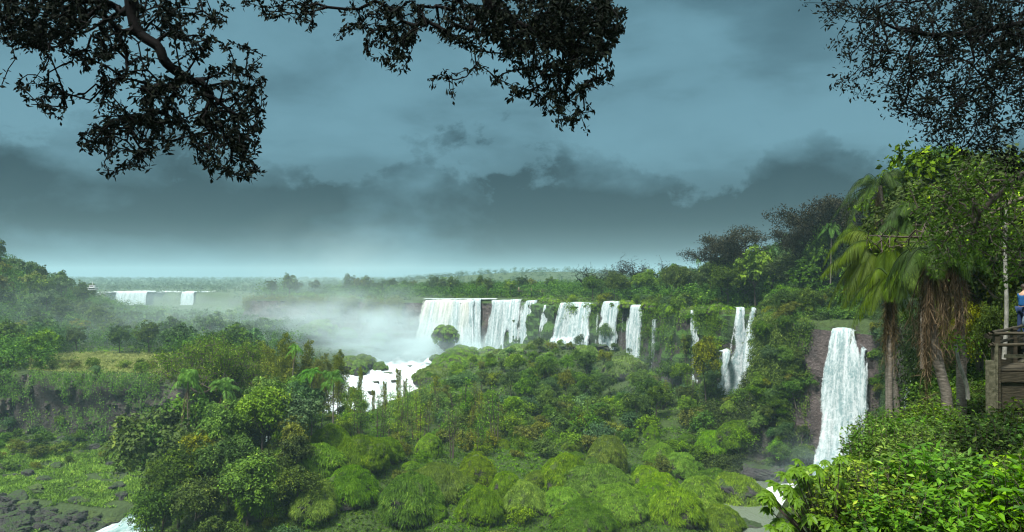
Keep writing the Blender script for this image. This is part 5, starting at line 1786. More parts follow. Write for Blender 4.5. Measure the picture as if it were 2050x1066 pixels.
# dense growth on the steep right hand slope and on the brink above it
r = np.random.default_rng(931)
X, Y, px, r = polar(26000, (158, 262), (1280, 1720), seed=931)
inH = inside(X, Y, HPOLY)
dr = pdist(X, Y, RIMS)[0]
Z = hgt(X, Y)
k = ((~inH) & (dr < 24) & (Z > 1) & ((px > 1520) | (Y > 228)) & ((px < 1612) | (Y > 171))) | (inH & (dr > 2.5) & (dr < 26) & (px > 1530))
k &= r.random(len(X)) < np.where(inH, 0.6, 0.32)
clumps('slope_growth', X[k], Y[k], Z[k] + 0.4, r.uniform(0.9, 2.2, k.sum()), 0.36 + 0 * X[k], 60, 'leaf_mid', r, hfac=1.0, sub=6)


# plants hanging from the rock walls
def hanging(line, n, L, mat, seed, depth=0.75, off=1.2, clump=4, bias=0.25):
    r = np.random.default_rng(seed)
    p = densify(np.array(line, float), 0.5)
    d = nz(np.gradient(p[:, :2], axis=0))
    out = np.stack([d[:, 1], -d[:, 0]], -1)
    i = r.integers(0, len(p), n)
    v = r.uniform(0, 1, n) ** 1.6 * depth
    keep = fbm(i * 0.5 / clump, v * 4, o=2, seed=seed) + bias - v * 0.5 > 0
    i, v = i[keep], v[keep]
    n = len(i)
    z = p[i, 2] + (p[i, 3] - p[i, 2]) * v
    o = off + r.uniform(0, 1.4, n) + 1.6 * v
    per = 26
    k = np.repeat(np.arange(n), per)
    pos = np.stack([p[i, 0] + out[i, 0] * o, p[i, 1] + out[i, 1] * o, z], -1)[k] + r.normal(size=(n * per, 3)) * [0.5, 0.4, 0.9]
    nr = np.c_[out[i], np.full(n, 0.5)][k] + r.normal(size=(n * per, 3)) * 0.4
    V = cards(pos, nr, L * r.uniform(0.6, 1.4, n * per), L * 0.45, r, axis=np.tile([0, 0, -1.0], (n * per, 1)) + r.normal(size=(n * per, 3)) * 0.4)
    o = leafmesh('hanging_plants', V, np.clip(0.45 + r.normal(size=n * per) * 0.18, 0, 1), [M[mat]])
    tag(o, kind='stuff')


hanging([(-220, 200, 20, -4), (-152, 221, 17, -5), (-101, 224, 16, -9), (-93, 238, 16.5, -6), (-90, 262, 15, 2)], 2400, 0.42, 'leaf_mid', 921, depth=1.0)
hanging([(-122, 345, 35.6, 17), (-80, 331, 35.6, 13), (-46, 322, 35.4, 12)], 500, 0.6, 'leaf_olive', 922, depth=0.35)
hanging([(17, 279, 35, 15), (29.5, 271.6, 35, 16), (38, 261.5, 35, 14), (44, 251.5, 35, 10), (47, 230, 35, 8), (49, 216.6, 35, 8), (56, 213.6, 35.4, 8), (59, 208, 35, 20)], 700, 0.5, 'leaf_mid', 923, depth=0.9, off=0.4)
hanging([(62, 174, 35, -2), (68, 168, 35, 2)], 160, 0.4, 'leaf_dark', 924, depth=1.0)
hanging([(57, 176.5, 34, 0), (60, 172, 35, 0), (63, 170, 35, 0), (66.5, 168.0, 35, 0)], 700, 0.5, 'leaf_mid', 926, depth=1.0, off=-0.3, bias=0.2, clump=2)
hanging([(57, 176.5, 34, 0), (60, 172, 35, 0), (63, 170, 35, 0)], 600, 0.45, 'leaf_dark', 927, depth=1.0, off=-0.4, bias=0.2, clump=3)
hanging([(56, 213.6, 35.4, 12), (59, 208, 35.4, 12), (60.5, 208, 35.4, 12)], 160, 0.45, 'leaf_mid', 928, depth=0.9, off=0.3)
hanging([(69, 203.6, 35.4, 8), (70, 198, 36, 8), (67, 190, 36, 4)], 700, 0.5, 'leaf_mid', 929, depth=1.0, off=0.0, bias=0.5)
hanging([(79, 159, 36, -2), (80.5, 152, 36, -2), (74.5, 141, 39, -2), (64, 122, 40, 0)], 1000, 0.35, 'leaf_deep', 925, depth=1.0)

hanging([(60, 101, 40, 0), (54, 95, 41, 5), (37, 65, 41, 8), (25, 42, 41, 20)], 1500, 0.26, 'leaf_deep', 930, depth=1.0, bias=0.6)
# ------------------------------------------------------------------ right bank near the viewer
M['frond_dark'] = leaf_mat('frond_dark', (0.011, 0.025, 0.006), (0.040, 0.075, 0.013), (0.09, 0.12, 0.02), trans=0.2, var=0.03)
M['frond_lime'] = leaf_mat('frond_yellow', (0.022, 0.044, 0.006), (0.085, 0.135, 0.011), (0.19, 0.22, 0.03), trans=0.25, var=0.02)
M['wood'] = plain_mat('dark_wood', (0.016, 0.014, 0.009), (0.060, 0.050, 0.032), 5, stretch=(0.7, 0.7, 5))  # darker browns replace the earlier wood colours
M['wood_pale'] = plain_mat('drab_wood', (0.04, 0.04, 0.022), (0.13, 0.12, 0.08), 5, stretch=(2, 2, 2))  # darker, greener tones replace the earlier pale wood
K['bank'] = Kind([
    make_tree('broadleaf_tree', 151, 9, 3.8, 7.2, 12000, 0.24, 'leaf_deep', 26, r0=0.18),
    make_tree('broadleaf_tree', 152, 9, 3.5, 7.5, 12000, 0.22, 'leaf_deep', 28, r0=0.18),
    make_tree('broadleaf_tree', 153, 9, 3.9, 6.6, 11000, 0.24, 'leaf_deep', 24, r0=0.18, lob=(0.2, 0.36)),
    make_tree('broadleaf_tree', 154, 9, 3.2, 7.0, 9000, 0.22, 'leaf_olive', 20, r0=0.15)])
BW = ['mid green', 'dark green', 'dark, ragged', 'olive']
GN = 'trees on the near right bank'
for px, top, Y, v, wd, lb in [(1890, 560, 92, 1, 1.0, 'dark tree between the two nearest palm trunks'), (1648, 585, 176, 3, 0.9, 'rusty olive tree on the edge above the orange rock face'),
                              (1885, 600, 84, 2, 1.0, 'dark tree right of the glimpsed small waterfall'), (1900, 640, 74, 1, 0.7, 'low dark tree close behind the palm trunks'),
                              (1705, 500, 190, 0, 1.3, 'mid green tree behind the drooping near palm'), (1880, 420, 62, 2, 1.0, 'dark tree rising behind the palm trunks'),
                              (1900, 330, 46, 1, 1.0, 'tall dark tree behind the palm trunks reaching the loose black foliage'), (1960, 400, 40, 0, 0.9, 'dark leafy tree between the palm trunks and the pale thin trunk'),
                              (2010, 300, 38, 2, 1.0, 'tall dark tree behind the person on the walkway'), (2060, 420, 36, 3, 0.8, 'olive tree at the right edge behind the walkway'),
                              (1930, 560, 34, 3, 0.5, 'small yellowish tree right of the palm trunks'), (2000, 560, 31, 1, 0.5, 'low leafy tree behind the walkway railing'),
                              (1885, 500, 76, 0, 0.9, 'green tree between the two hanging palm crowns'), (1748, 570, 178, 3, 1.0, 'olive tree over the lip of the tall near waterfall'),
                              (1890, 620, 60, 1, 0.8, 'shadowed tree directly behind the palm trunks'), (2090, 250, 34, 1, 1.0, 'tall tree cut by the right edge'),
                              (1905, 760, 66, 2, 0.6, 'low ragged tree at the foot of the palm trunks'), (1660, 500, 200, 1, 1.3, 'dark tree under the umbrella crowns'),
                              (1590, 500, 205, 2, 1.2, 'ragged dark tree on the bank above the steep slope'), (1940, 470, 52, 3, 0.9, 'olive tree behind the ringed palm trunk'),
                              (1800, 470, 168, 1, 1.2, 'dark tree above the right strand of the tall near waterfall'), (1735, 440, 186, 2, 1.3, 'wide dark tree filling the gap left of the near palms'), (1785, 400, 190, 1, 1.2, 'tall dark tree just left of the near palms'), (1890, 345, 70, 2, 0.9, 'tall ragged tree above the near palms'), (1895, 330, 54, 0, 0.8, 'green tree below the loose black foliage')]:
    put('bank', v, px, Y, None, lb, 'tree', GN, top=top, H0=9.3, wide=wd)

# hero palms
pal = make_palm(511, 6.9, 3.3, 40, 120, 0.75, 0.022, 'frond_lime', r0=0.085, lean=0.0, dead=0, parts=True, hang=1.1)
pal2 = make_palm(512, 6.6, 3.4, 34, 110, 0.75, 0.022, 'frond_dark', r0=0.085, lean=0.0, dead=0, parts=True, hang=1.0)
Kind([pal2]).place(0, (XP(1845, 38), 38, 41.6), 0.2, (1, 1, 1.0), 'near palm with dark green arching fronds behind the lime green one', 'palm')
o = Kind([pal]).place(0, (XP(1775, 34), 34, 39.4), 0.6, (1, 1, 1.0), 'near palm with long lime green hanging fronds left of the leaning trunks', 'palm')


def hero_palm(seed, foot, top, r0, L, nf, label, dead_n, lime=True, ow=1.0, dl=2.4, mat='frond_dark', bow=(0, 0, 0)):
    r = np.random.default_rng(seed)
    e = empty('palm_tree', tuple(foot), label, 'palm')
    top = np.array(top, float) - foot
    t = np.linspace(0, 1, 26)
    ax = t[:, None] * top + np.sin(t * PI)[:, None] * np.array(bow)
    ax[0, 2] = -0.8
    rad = r0 * (1.15 - 0.35 * t)
    rad[::2] *= 1.06
    g = Geo()
    g.tube(ax, rad, 12)
    part(g.obj('trunk', M['palm_bark'], e, smooth=True), e)
    for k in range(nf):
        az = 2.4 * k + r.uniform(-0.2, 0.2)
        el = r.uniform(-0.1, 1.1)
        a, V = frond_cards(r, L * r.uniform(0.85, 1.1), az, el, r.uniform(0.75, 1.2), 80, 0.55, 0.02, base=ax[-1], hang=0.95, nseg=12)
        ti = np.clip(0.5 + r.uniform(-0.2, 0.2) + r.normal(size=len(V)) * 0.1, 0, 1)
        fo = part(leafmesh('frond', V, ti, [M[mat]], e), e)
        part(Geo().tube(a, np.linspace(0.028, 0.005, len(a)), 4).obj('rachis', M[mat], fo), fo)
    Vs = []
    g = Geo()
    for k in range(dead_n):
        az = r.uniform(0, 2 * PI)
        b = ax[-1] - [0, 0, r.uniform(0.1, 0.9)]
        n = 9
        tt = np.linspace(0, 1, n)
        out = ow * r.uniform(0.2, 0.62)
        ll = dl * r.uniform(0.6, 1.15)
        a = np.stack([np.cos(az) * out * np.sin(tt * 2.2), np.sin(az) * out * np.sin(tt * 2.2), -ll * tt ** 1.3], -1) + b
        g.tube(a, np.linspace(0.03, 0.006, n), 4)
        s = r.uniform(0.1, 1, 90)
        c = np.stack([np.interp(s, tt, a[:, j]) for j in range(3)], -1)
        dd = nz(r.normal(size=(90, 3)) * [0.35, 0.35, 0.2] + [0, 0, -1])
        lens = r.uniform(0.3, 0.75, 90)
        Vs.append(cards(c + dd * lens[:, None] * 0.5, r.normal(size=(90, 3)), lens, 0.016, r, axis=dd, fold=0))
    if dead_n:
        V = np.concatenate(Vs)
        fo = part(leafmesh('dead_skirt', V, np.clip(0.45 + r.normal(size=len(V)) * 0.2, 0, 1), [M['dead']], e), e)
        part(g.obj('dead_stalks', M['dead'], fo), fo)
    return e


Yp = 24
fA = P(1898, 800, Yp)
hero_palm(521, fA, P(1862, 500, Yp), 0.14, 1.8, 16, 'front palm with a ringed grey trunk leaning left under a skirt of dead brown fronds', 20, dl=3.4, bow=(-0.25, 0, 0))
fB_ = P(1925, 800, Yp + 2.5)
hero_palm(522, fB_, P(1905, 470, Yp + 2.5), 0.14, 1.8, 16, 'second palm just behind the ringed trunk, its brown fronds hanging lowest', 22, dl=3.6, bow=(0.1, 0, 0))
fC = P(1782, 800, 30)
hero_palm(523, fC, P(1782, 560, 30), 0.085, 2.2, 18, 'slim palm at the left with a narrow tail of dead brown fronds', 14, dl=2.6, ow=0.55, mat='frond_lime')
hero_palm(524, P(1800, 860, 52), P(1762, 372, 52), 0.17, 4.2, 26, 'dark palm silhouetted against the clouds above the near palms', 6, dl=2.0, mat='frond_dark')
hero_palm(525, P(1832, 760, 60), P(1722, 470, 56), 0.16, 3.8, 22, 'palm crown hanging left of the near palms, over the rocky brink', 8, dl=2.5, mat='frond_lime')
# thin pale trunks
g = Geo()
r = np.random.default_rng(5)


def thin_tree(a, b, r0, r1, label, seed, n=500, mat='leaf_mid', bark='bark_pale', spread=0.8):
    r = np.random.default_rng(seed)
    a, b = np.array(a), np.array(b)
    e = empty('slender_tree', tuple(a), label, 'tree')
    t = np.linspace(0, 1, 12)
    ax = t[:, None] * (b - a) + np.stack([0.05 * np.sin(t * 7), 0.05 * np.cos(t * 5), 0 * t], -1)
    part(Geo().tube(ax, r0 + (r1 - r0) * t, 7).obj('trunk', M[bark], e, smooth=True), e)
    top = b - a
    pos = top + r.normal(size=(n, 3)) * [spread, spread, spread * 0.7]
    V = cards(pos, r.normal(size=(n, 3)) * 0.6 + [0, 0, 0.8], 0.13, 0.06, r)
    part(leafmesh('crown', V, np.clip(0.5 + r.normal(size=n) * 0.2, 0, 1), [M[mat]], e), e)


thin_tree(P(2012, 720, 23), P(2014, 400, 23), 0.065, 0.05, 'thin straight pale trunk standing behind the corner of the walkway', 61, 1400)
thin_tree(P(1940, 800, 25), P(1912, 690, 25), 0.07, 0.05, 'short leaning pale stem right of the palm trunks', 62, 200, spread=0.3)
# shadow-side leafy branches crossing over the palms
def branch_spray(name, root_px, att_px, Y, Yj, nat, per, ln, wd, mat, bark, r0, rmin, seed, label, spread=0.08, down=0.4, cat='branch', sides=5, step=0.25, power=0.45, att_scale=None, up=0.3, group=None):
    """a limb given as (px,py,Y) points and clouds (px,py,rx,ry,weight) its twigs fill"""
    r = np.random.default_rng(seed)
    root = catmull([P(*p) for p in root_px], 5)
    w = np.array([c[2] * c[3] * c[4] for c in att_px], float)
    i = r.choice(len(att_px), nat, p=w / w.sum())
    c = np.array(att_px, float)[i]
    rr = np.sqrt(r.uniform(0, 1, nat))
    an = r.uniform(0, 2 * PI, nat)
    px = c[:, 0] + c[:, 2] * rr * np.cos(an)
    py = c[:, 1] + c[:, 3] * rr * np.sin(an)
    YY = Y + Yj * r.uniform(-1, 1, nat)
    att = np.array([P(a, b, y) for a, b, y in zip(px, py, YY)])
    nodes, par, tips = grow(att, root, step, r, sag=0.03)
    V, Q, rad = skel_geo(nodes, par, r0, rmin, power, sides=sides)
    e = empty(name, tuple(root[0]), label, cat, group)
    wb = mesh_obj('limb', V - root[0], Q, mats=[M[bark]], parent=e, smooth=True)
    part(wb, e)
    if per:
        L = sprig_leaves(nodes, par, tips, r, per, ln, wd, spread, down=down, up=up) - root[0]
        part(leafmesh('leaves', L, np.clip(0.5 + r.normal(size=len(L)) * 0.2, 0, 1), [M[mat]], e), e)
    return e


branch_spray('tree_branch', [(2120, 380, 15), (2040, 400, 15), (1960, 440, 15), (1880, 470, 15), (1820, 475, 15), (1755, 472, 15)],
             [(1790, 480, 70, 30, 1), (1900, 460, 90, 40, 1), (2000, 430, 60, 60, 1)], 15, 1.0, 160, 3, 0.07, 0.035, 'leaf_mid', 'bark', 0.04, 0.004, 71,
             'pale twiggy branch reaching left across the palm fronds', spread=0.06, step=0.2)
branch_spray('tree_branch', [(2140, 300, 13), (2060, 340, 13), (1990, 400, 13), (1960, 430, 13)],
             [(1980, 370, 80, 70, 1), (1920, 450, 70, 70, 1.3), (1890, 510, 60, 40, 1), (2010, 500, 60, 70, 1), (1860, 400, 60, 40, .8)], 13, 1.2, 380, 9, 0.09, 0.04, 'leaf_dark', 'bark', 0.05, 0.005, 72,
             'dark leafy branch hanging in front of the walkway trees', spread=0.08, step=0.2)

# ------------------------------------------------------------------ overhead branches, black against the sky
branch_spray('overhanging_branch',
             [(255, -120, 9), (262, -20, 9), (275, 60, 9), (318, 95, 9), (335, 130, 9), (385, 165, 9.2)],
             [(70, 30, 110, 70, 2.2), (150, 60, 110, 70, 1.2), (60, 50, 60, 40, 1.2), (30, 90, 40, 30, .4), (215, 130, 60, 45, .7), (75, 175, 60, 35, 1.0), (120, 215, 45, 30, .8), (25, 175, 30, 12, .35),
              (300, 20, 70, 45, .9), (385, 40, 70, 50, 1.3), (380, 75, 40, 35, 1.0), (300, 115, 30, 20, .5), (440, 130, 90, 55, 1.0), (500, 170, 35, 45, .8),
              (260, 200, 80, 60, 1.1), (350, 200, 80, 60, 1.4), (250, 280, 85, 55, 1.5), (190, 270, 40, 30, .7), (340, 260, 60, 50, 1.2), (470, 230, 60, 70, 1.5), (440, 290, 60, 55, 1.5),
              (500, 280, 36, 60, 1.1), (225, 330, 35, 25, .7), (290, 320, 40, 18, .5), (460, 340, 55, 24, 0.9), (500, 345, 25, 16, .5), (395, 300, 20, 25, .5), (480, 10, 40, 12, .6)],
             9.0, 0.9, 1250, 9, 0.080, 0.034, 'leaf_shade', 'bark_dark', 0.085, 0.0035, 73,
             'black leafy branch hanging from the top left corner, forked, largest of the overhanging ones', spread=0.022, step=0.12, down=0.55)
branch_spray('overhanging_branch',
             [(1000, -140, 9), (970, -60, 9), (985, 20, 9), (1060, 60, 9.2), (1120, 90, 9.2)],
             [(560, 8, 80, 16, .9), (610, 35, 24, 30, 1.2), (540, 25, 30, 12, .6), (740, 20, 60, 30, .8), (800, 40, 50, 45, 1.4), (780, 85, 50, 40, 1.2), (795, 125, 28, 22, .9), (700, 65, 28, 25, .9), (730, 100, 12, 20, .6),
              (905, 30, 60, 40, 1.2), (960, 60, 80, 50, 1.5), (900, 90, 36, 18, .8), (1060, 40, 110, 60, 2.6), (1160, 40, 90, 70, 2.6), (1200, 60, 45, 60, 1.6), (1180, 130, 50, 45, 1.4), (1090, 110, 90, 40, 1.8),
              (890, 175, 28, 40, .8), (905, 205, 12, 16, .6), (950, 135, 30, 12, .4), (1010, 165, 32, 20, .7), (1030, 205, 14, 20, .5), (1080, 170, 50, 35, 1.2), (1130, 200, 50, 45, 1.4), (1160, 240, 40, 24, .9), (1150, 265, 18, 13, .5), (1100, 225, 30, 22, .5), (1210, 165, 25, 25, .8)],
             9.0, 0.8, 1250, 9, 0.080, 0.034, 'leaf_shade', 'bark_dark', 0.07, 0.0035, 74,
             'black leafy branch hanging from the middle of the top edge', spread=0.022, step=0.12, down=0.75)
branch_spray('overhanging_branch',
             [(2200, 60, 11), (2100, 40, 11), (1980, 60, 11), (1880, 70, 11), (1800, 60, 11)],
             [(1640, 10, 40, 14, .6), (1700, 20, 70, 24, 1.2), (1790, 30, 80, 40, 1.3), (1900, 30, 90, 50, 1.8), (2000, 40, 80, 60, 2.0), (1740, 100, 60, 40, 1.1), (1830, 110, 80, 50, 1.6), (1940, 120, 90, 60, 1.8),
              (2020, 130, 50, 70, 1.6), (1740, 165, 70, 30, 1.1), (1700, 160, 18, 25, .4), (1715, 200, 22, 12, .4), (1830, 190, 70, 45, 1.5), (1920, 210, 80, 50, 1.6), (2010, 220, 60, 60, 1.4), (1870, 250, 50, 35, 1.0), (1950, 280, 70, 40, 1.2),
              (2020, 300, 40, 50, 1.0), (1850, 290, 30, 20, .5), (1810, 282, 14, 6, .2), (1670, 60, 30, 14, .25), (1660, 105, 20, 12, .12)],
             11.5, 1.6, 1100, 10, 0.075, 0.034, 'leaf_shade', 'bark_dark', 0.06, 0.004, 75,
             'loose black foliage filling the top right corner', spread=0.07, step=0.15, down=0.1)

# ------------------------------------------------------------------ bright shrubs in the foreground on the right
def leafy_shoots(seed, R, H, shoots, per, ln, wd, mat, name='thicket_bush', down=0.2):
    r = np.random.default_rng(seed)
    e = empty(name)
    g = Geo()
    pos, axs = [], []
    for k in range(shoots):
        an, rr = r.uniform(0, 2 * PI), R * math.sqrt(r.uniform(0, 1))
        b = np.array([math.cos(an) * rr * 0.5, math.sin(an) * rr * 0.5, -0.3])
        tip = np.array([math.cos(an) * rr, math.sin(an) * rr, H * (1 - 0.45 * (rr / R) ** 2) * r.uniform(0.55, 1.08)])
        t = np.linspace(0, 1, 6)
        ax = b + (tip - b) * t[:, None] + np.sin(t * PI)[:, None] * r.normal(size=3) * 0.08 * H
        g.tube(ax, np.linspace(0.011, 0.003, 6), 3)
        s = r.uniform(0.30, 1.02, per)
        c = np.stack([np.interp(s, t, ax[:, j]) for j in range(3)], -1)
        d = nz(tip - b)
        a2 = nz(r.normal(size=(per, 3)) * [1, 1, 0.4] + d * 0.5 - [0, 0, down])
        pos.append(c)
        axs.append(a2)
    pos, axs = np.concatenate(pos), np.concatenate(axs)
    n = len(pos)
    L = ln * r.uniform(0.55, 1.3, n)
    nr = r.normal(size=(n, 3)) * 0.45 + [0, 0, 1]
    V = cards(pos + axs * L[:, None] * 0.5, nr, L, wd * r.uniform(0.8, 1.2, n), r, axis=axs, fold=0.18)
    part(g.obj('stem', M['bark'], e), e)
    part(leafmesh('foliage', V, np.clip(0.5 + r.normal(size=n) * 0.22, 0, 1), [M[mat]], e), e)
    return e


K['fore'] = Kind([leafy_shoots(951, 0.9, 1.2, 130, 26, 0.105, 0.045, 'leaf_bright'), leafy_shoots(952, 1.0, 1.0, 100, 20, 0.145, 0.07, 'leaf_bright'),
                  leafy_shoots(953, 0.8, 1.35, 100, 24, 0.12, 0.055, 'leaf_dark'), leafy_shoots(954, 1.0, 0.9, 140, 24, 0.08, 0.035, 'leaf_lime')])
FW = ['bright green', 'bright broad leaved', 'darker green', 'fine leaved yellow green']
X, Y, Z, px = scat(105, (1555, 2120), (9.0, 34), 0.85, cond=lambda p, Y, X: (p > 1612 + 1350 / Y + np.clip(Y - 10, 0, 24) * 10.5) & ~((X > 12.2) & (Y > 19.0) & (Y < 28)) & (Y < 36 - 0 * X), seed=955)
for i in range(len(X)):
    v = int(rngp.choice(4, p=[.34, .22, .20, .24])) if Y[i] < 26 else int(rngp.choice(4, p=[.2, .2, .45, .15]))
    s = rngp.uniform(0.75, 1.15)
    K['fore'].place(v, (X[i], Y[i], Z[i] - 0.05), rngp.uniform(0, 6.28), (s, s, s * rngp.uniform(0.8, 1.1)),
                    FW[v] + (' shrub in the foreground thicket at the lower right' if Y[i] < 20 else ' shrub at the back of the thicket below the palms'), 'shrub', 'foreground shrubs at the lower right')

# umbrella leaved plant over the pool
def palmate(seed, name, stems, label):
    r = np.random.default_rng(seed)
    base = np.array(P(1665, 1120, 10.5))
    e = empty(name, tuple(base), label, 'plant')
    g = Geo()
    Vs, T = [], []
    for px, py, Y, R in stems:
        tip = np.array(P(px, py, Y)) - base
        t = np.linspace(0, 1, 7)
        mid = tip * 0.5 + np.array([0, 0, -0.05])
        ax = (1 - t)[:, None] ** 2 * 0 + 2 * ((1 - t) * t)[:, None] * mid + (t ** 2)[:, None] * tip
        g.tube(ax, np.linspace(0.016, 0.005, 7), 5)
        up = nz(np.array([r.normal() * 0.3, -0.35 + r.normal() * 0.2, 1.0]))
        a = nz(np.cross(up, [0.3, 1, 0.1]))
        b = np.cross(up, a)
        nl = r.integers(7, 10)
        ph = r.uniform(0, 6)
        for k in range(nl):
            th = ph + 2 * PI * k / nl * 0.94
            d = a * math.cos(th) + b * math.sin(th) - up * 0.28
            d = nz(d)
            sd = nz(np.cross(up, d))
            Lf = R * r.uniform(0.8, 1.1)
            for q in range(4):       # each finger a folded, arching strip
                s0, s1 = q / 4, (q + 1) / 4
                w0 = R * 0.19 * math.sin(min(1, s0 * 1.15 + 0.12) * PI) ** 0.8 + 0.003
                w1 = R * 0.19 * math.sin(min(1, s1 * 0.9 + 0.1) * PI) ** 0.8 if q < 3 else 0.002
                p0 = tip + d * Lf * s0 - np.array([0, 0, 1]) * Lf * 0.35 * s0 ** 2
                p1 = tip + d * Lf * s1 - np.array([0, 0, 1]) * Lf * 0.35 * s1 ** 2
                for sg in (-1, 1):
                    lift = up * 0.35
                    quad = [p0, p1, p1 + (sd * sg + lift) * w1, p0 + (sd * sg + lift) * w0]
                    if sg < 0:
                        quad = quad[::-1]
                    Vs.append(quad)
                    T.append(0.55 + 0.12 * r.normal())
    part(g.obj('stem', M['bark'], e), e)
    part(leafmesh('leaves', np.array(Vs), np.clip(np.array(T), 0, 1), [M['leaf_bright']], e), e)


_r = random.Random(5)
_st = []
for _k in range(70):
    _x, _y = _r.uniform(1535, 1700), _r.uniform(915, 1066)
    if _y < 960 and _x < 1560:
        _y += 45
    _st.append((_x, _y, 10.0 + _r.uniform(0, 1.0), _r.uniform(0.12, 0.20)))
palmate(31, 'umbrella_leaf_plant', _st, 'plant with drooping finger lobed leaves leaning out over the pool')
# long grass at the bottom right
r = np.random.default_rng(41)
n = 900
X = r.uniform(6.3, 8.6, n)
Y = r.uniform(9.3, 11.5, n)
Z = hgt(X, Y)
a = nz(r.normal(size=(n, 3)) * [0.5, 0.5, 0.1] + [-0.1, -0.1, 0.9])
L = r.uniform(0.35, 0.8, n)
V = cards(np.stack([X, Y, Z], -1) + a * L[:, None] * 0.45, r.normal(size=(n, 3)), L, 0.014, r, axis=a, fold=0.1)
tag(leafmesh('long_grass', V, np.clip(0.6 + r.normal(size=n) * 0.2, 0, 1), [M['leaf_bright']]), kind='stuff')
# ground cover below the shrubs
X, Y, px, r = polar(3400, (7.5, 40), (1480, 2120), seed=961)
k = px > 1640 + 300 / Y + np.clip(Y - 10, 0, 30) * 7
X, Y = X[k], Y[k]
Z = hgt(X, Y)
clumps('low_plants', X, Y, Z, 0.22 + 0.25 * r.random(len(X)), 0.07 + 0.0016 * Y, 34, 'leaf_mid', r, hfac=0.8)
X, Y, px, r = polar(4200, (38, 125), (1500, 2120), seed=962)
Z, sl = slope(X, Y)
clumps('undergrowth', X, Y, Z, 0.7 + 0.7 * r.random(len(X)), 0.13 + 0.0016 * Y, 40, 'leaf_dark', r)

# ------------------------------------------------------------------ timber walkway with two people
DZ = 42.55
def walkway():
    A = np.array([12.98, 20.0])
    bx = np.array([1.0, 0.0])
    by = nz(np.array([0.95, 1.0]))
    W, D = 6.0, 9.0
    def p(u, v, z):
        q = A + bx * u + by * v
        return np.array([q[0], q[1], DZ + z])
    e = empty('timber_walkway', tuple(p(0, 0, 0)), 'weathered timber lookout walkway with log railings at the right edge', 'walkway')
    o0 = p(0, 0, 0)
    def q(u, v, z):
        return p(u, v, z) - o0
    r = np.random.default_rng(3)
    g = Geo()
    nb = 36
    for k in range(nb):
        v = D * (k + 0.5) / nb
        g.beam(q(-0.08 + 0.02 * r.normal(), v, -0.025), q(W, v, -0.025), 0.05, D / nb * 0.80) if False else g.beam(q(-0.06, v, -0.03 + 0.004 * r.normal()), q(W, v, -0.03), D / nb * 0.86, 0.05)
    part(g.obj('deck', M['wood'], e), e)
    g = Geo()
    g.beam(q(-0.1, -0.03, -0.20), q(W, -0.03, -0.20), 0.10, 0.26)
    g.beam(q(0.02, 0.02, -0.70), q(W, 0.02, -0.70), 0.06, 0.70)
    g.beam(q(0.0, 0.05, -0.20), q(0.0, D, -0.20), 0.10, 0.26)
    g.beam(q(0.04, 0.06, -0.70), q(0.04, D, -0.70), 0.06, 0.70)
    for v in (2.2, 4.5, 6.8):
        g.beam(q(0.1, v, -0.2), q(W, v, -0.2), 0.12, 0.24)
    part(g.obj('fascia_beam', M['wood'], e), e)
    for u, v, hh in [(-0.05, -0.10, 0.98), (2.4, -0.10, 0.98), (4.8, -0.1, 0.98), (-0.1, 2.4, 0.98), (-0.1, 4.8, 0.98), (-0.1, 7.2, 0.98)]:
        gg = Geo().beam(q(u, v, -1.1 if u < 1 else -0.7), q(u, v, hh), 0.13, 0.13)
        gg.box(q(u, v, hh - 0.02) + [0, 0, 0.0], (0.17, 0.17, 0.05))
        part(gg.obj('post', M['wood'], e), e)
    part(Geo().beam(q(-0.19, -0.2, -1.15), q(-0.19, -0.2, 0.25), 0.16, 0.17).obj('post', M['wood_pale'], e), e)
    part(Geo().beam(q(-0.05, -0.22, -1.0), q(-0.02, -0.22, 0.70), 0.07, 0.05).obj('brace', M['wood_pale'], e), e)
    for z, rr in ((0.96, 0.045), (0.66, 0.045)):
        t = np.linspace(0, 1, 14)[:, None]
        part(Geo().tube(q(-0.22, -0.18, z) * (1 - t) + q(W, -0.18, z + 0.02) * t + 0.008 * r.normal(size=(14, 3)), rr, 8).obj('rail', M['wood'], e, smooth=True), e)
        part(Geo().tube(q(-0.14, -0.24, z + 0.02) * (1 - t) + q(-0.14, D, z + 0.02) * t + 0.008 * r.normal(size=(14, 3)), rr, 8).obj('rail', M['wood'], e, smooth=True), e)
    part(Geo().beam(q(0.1, 0.2, 0.34), q(W, 0.2, 0.36), 0.05, 0.09).obj('toe_board', M['wood_pale'], e), e)
    # bench slats seen through the railing
    for k in range(3):
        part(Geo().beam(q(0.5, 0.5 + 0.25 * k, 0.16 + 0.1 * k), q(2.6, 1.1 + 0.25 * k, 0.30 + 0.1 * k), 0.10, 0.04).obj('sloping_board', M['wood_pale'], e), e)
    # supports down to the bank
    for u, v in [(0.4, 0.4), (3.0, 0.4), (0.4, 4.5), (3.0, 4.5)]:
        part(Geo().beam(q(u, v, -3.2), q(u, v, -0.3), 0.2, 0.2).obj('pile', M['wood'], e), e)
    return e


walkway()

M['jacket_navy'] = plain_mat('navy_jacket', (0.012, 0.018, 0.040), (0.022, 0.034, 0.075), 9, rough=0.7)
M['jacket_blue'] = plain_mat('blue_jacket', (0.010, 0.06, 0.17), (0.018, 0.10, 0.26), 9, rough=0.6)
M['jeans'] = plain_mat('jeans', (0.015, 0.03, 0.08), (0.03, 0.05, 0.12), 14, rough=0.8)
M['skin'] = plain_mat('skin', (0.42, 0.25, 0.17), (0.50, 0.31, 0.22), 6, rough=0.5, bump=0.05)
M['hair'] = plain_mat('hair', (0.02, 0.014, 0.01), (0.05, 0.035, 0.025), 20, rough=0.5)
M['pack'] = plain_mat('backpack_cloth', (0.07, 0.10, 0.13), (0.15, 0.19, 0.23), 12, rough=0.7)


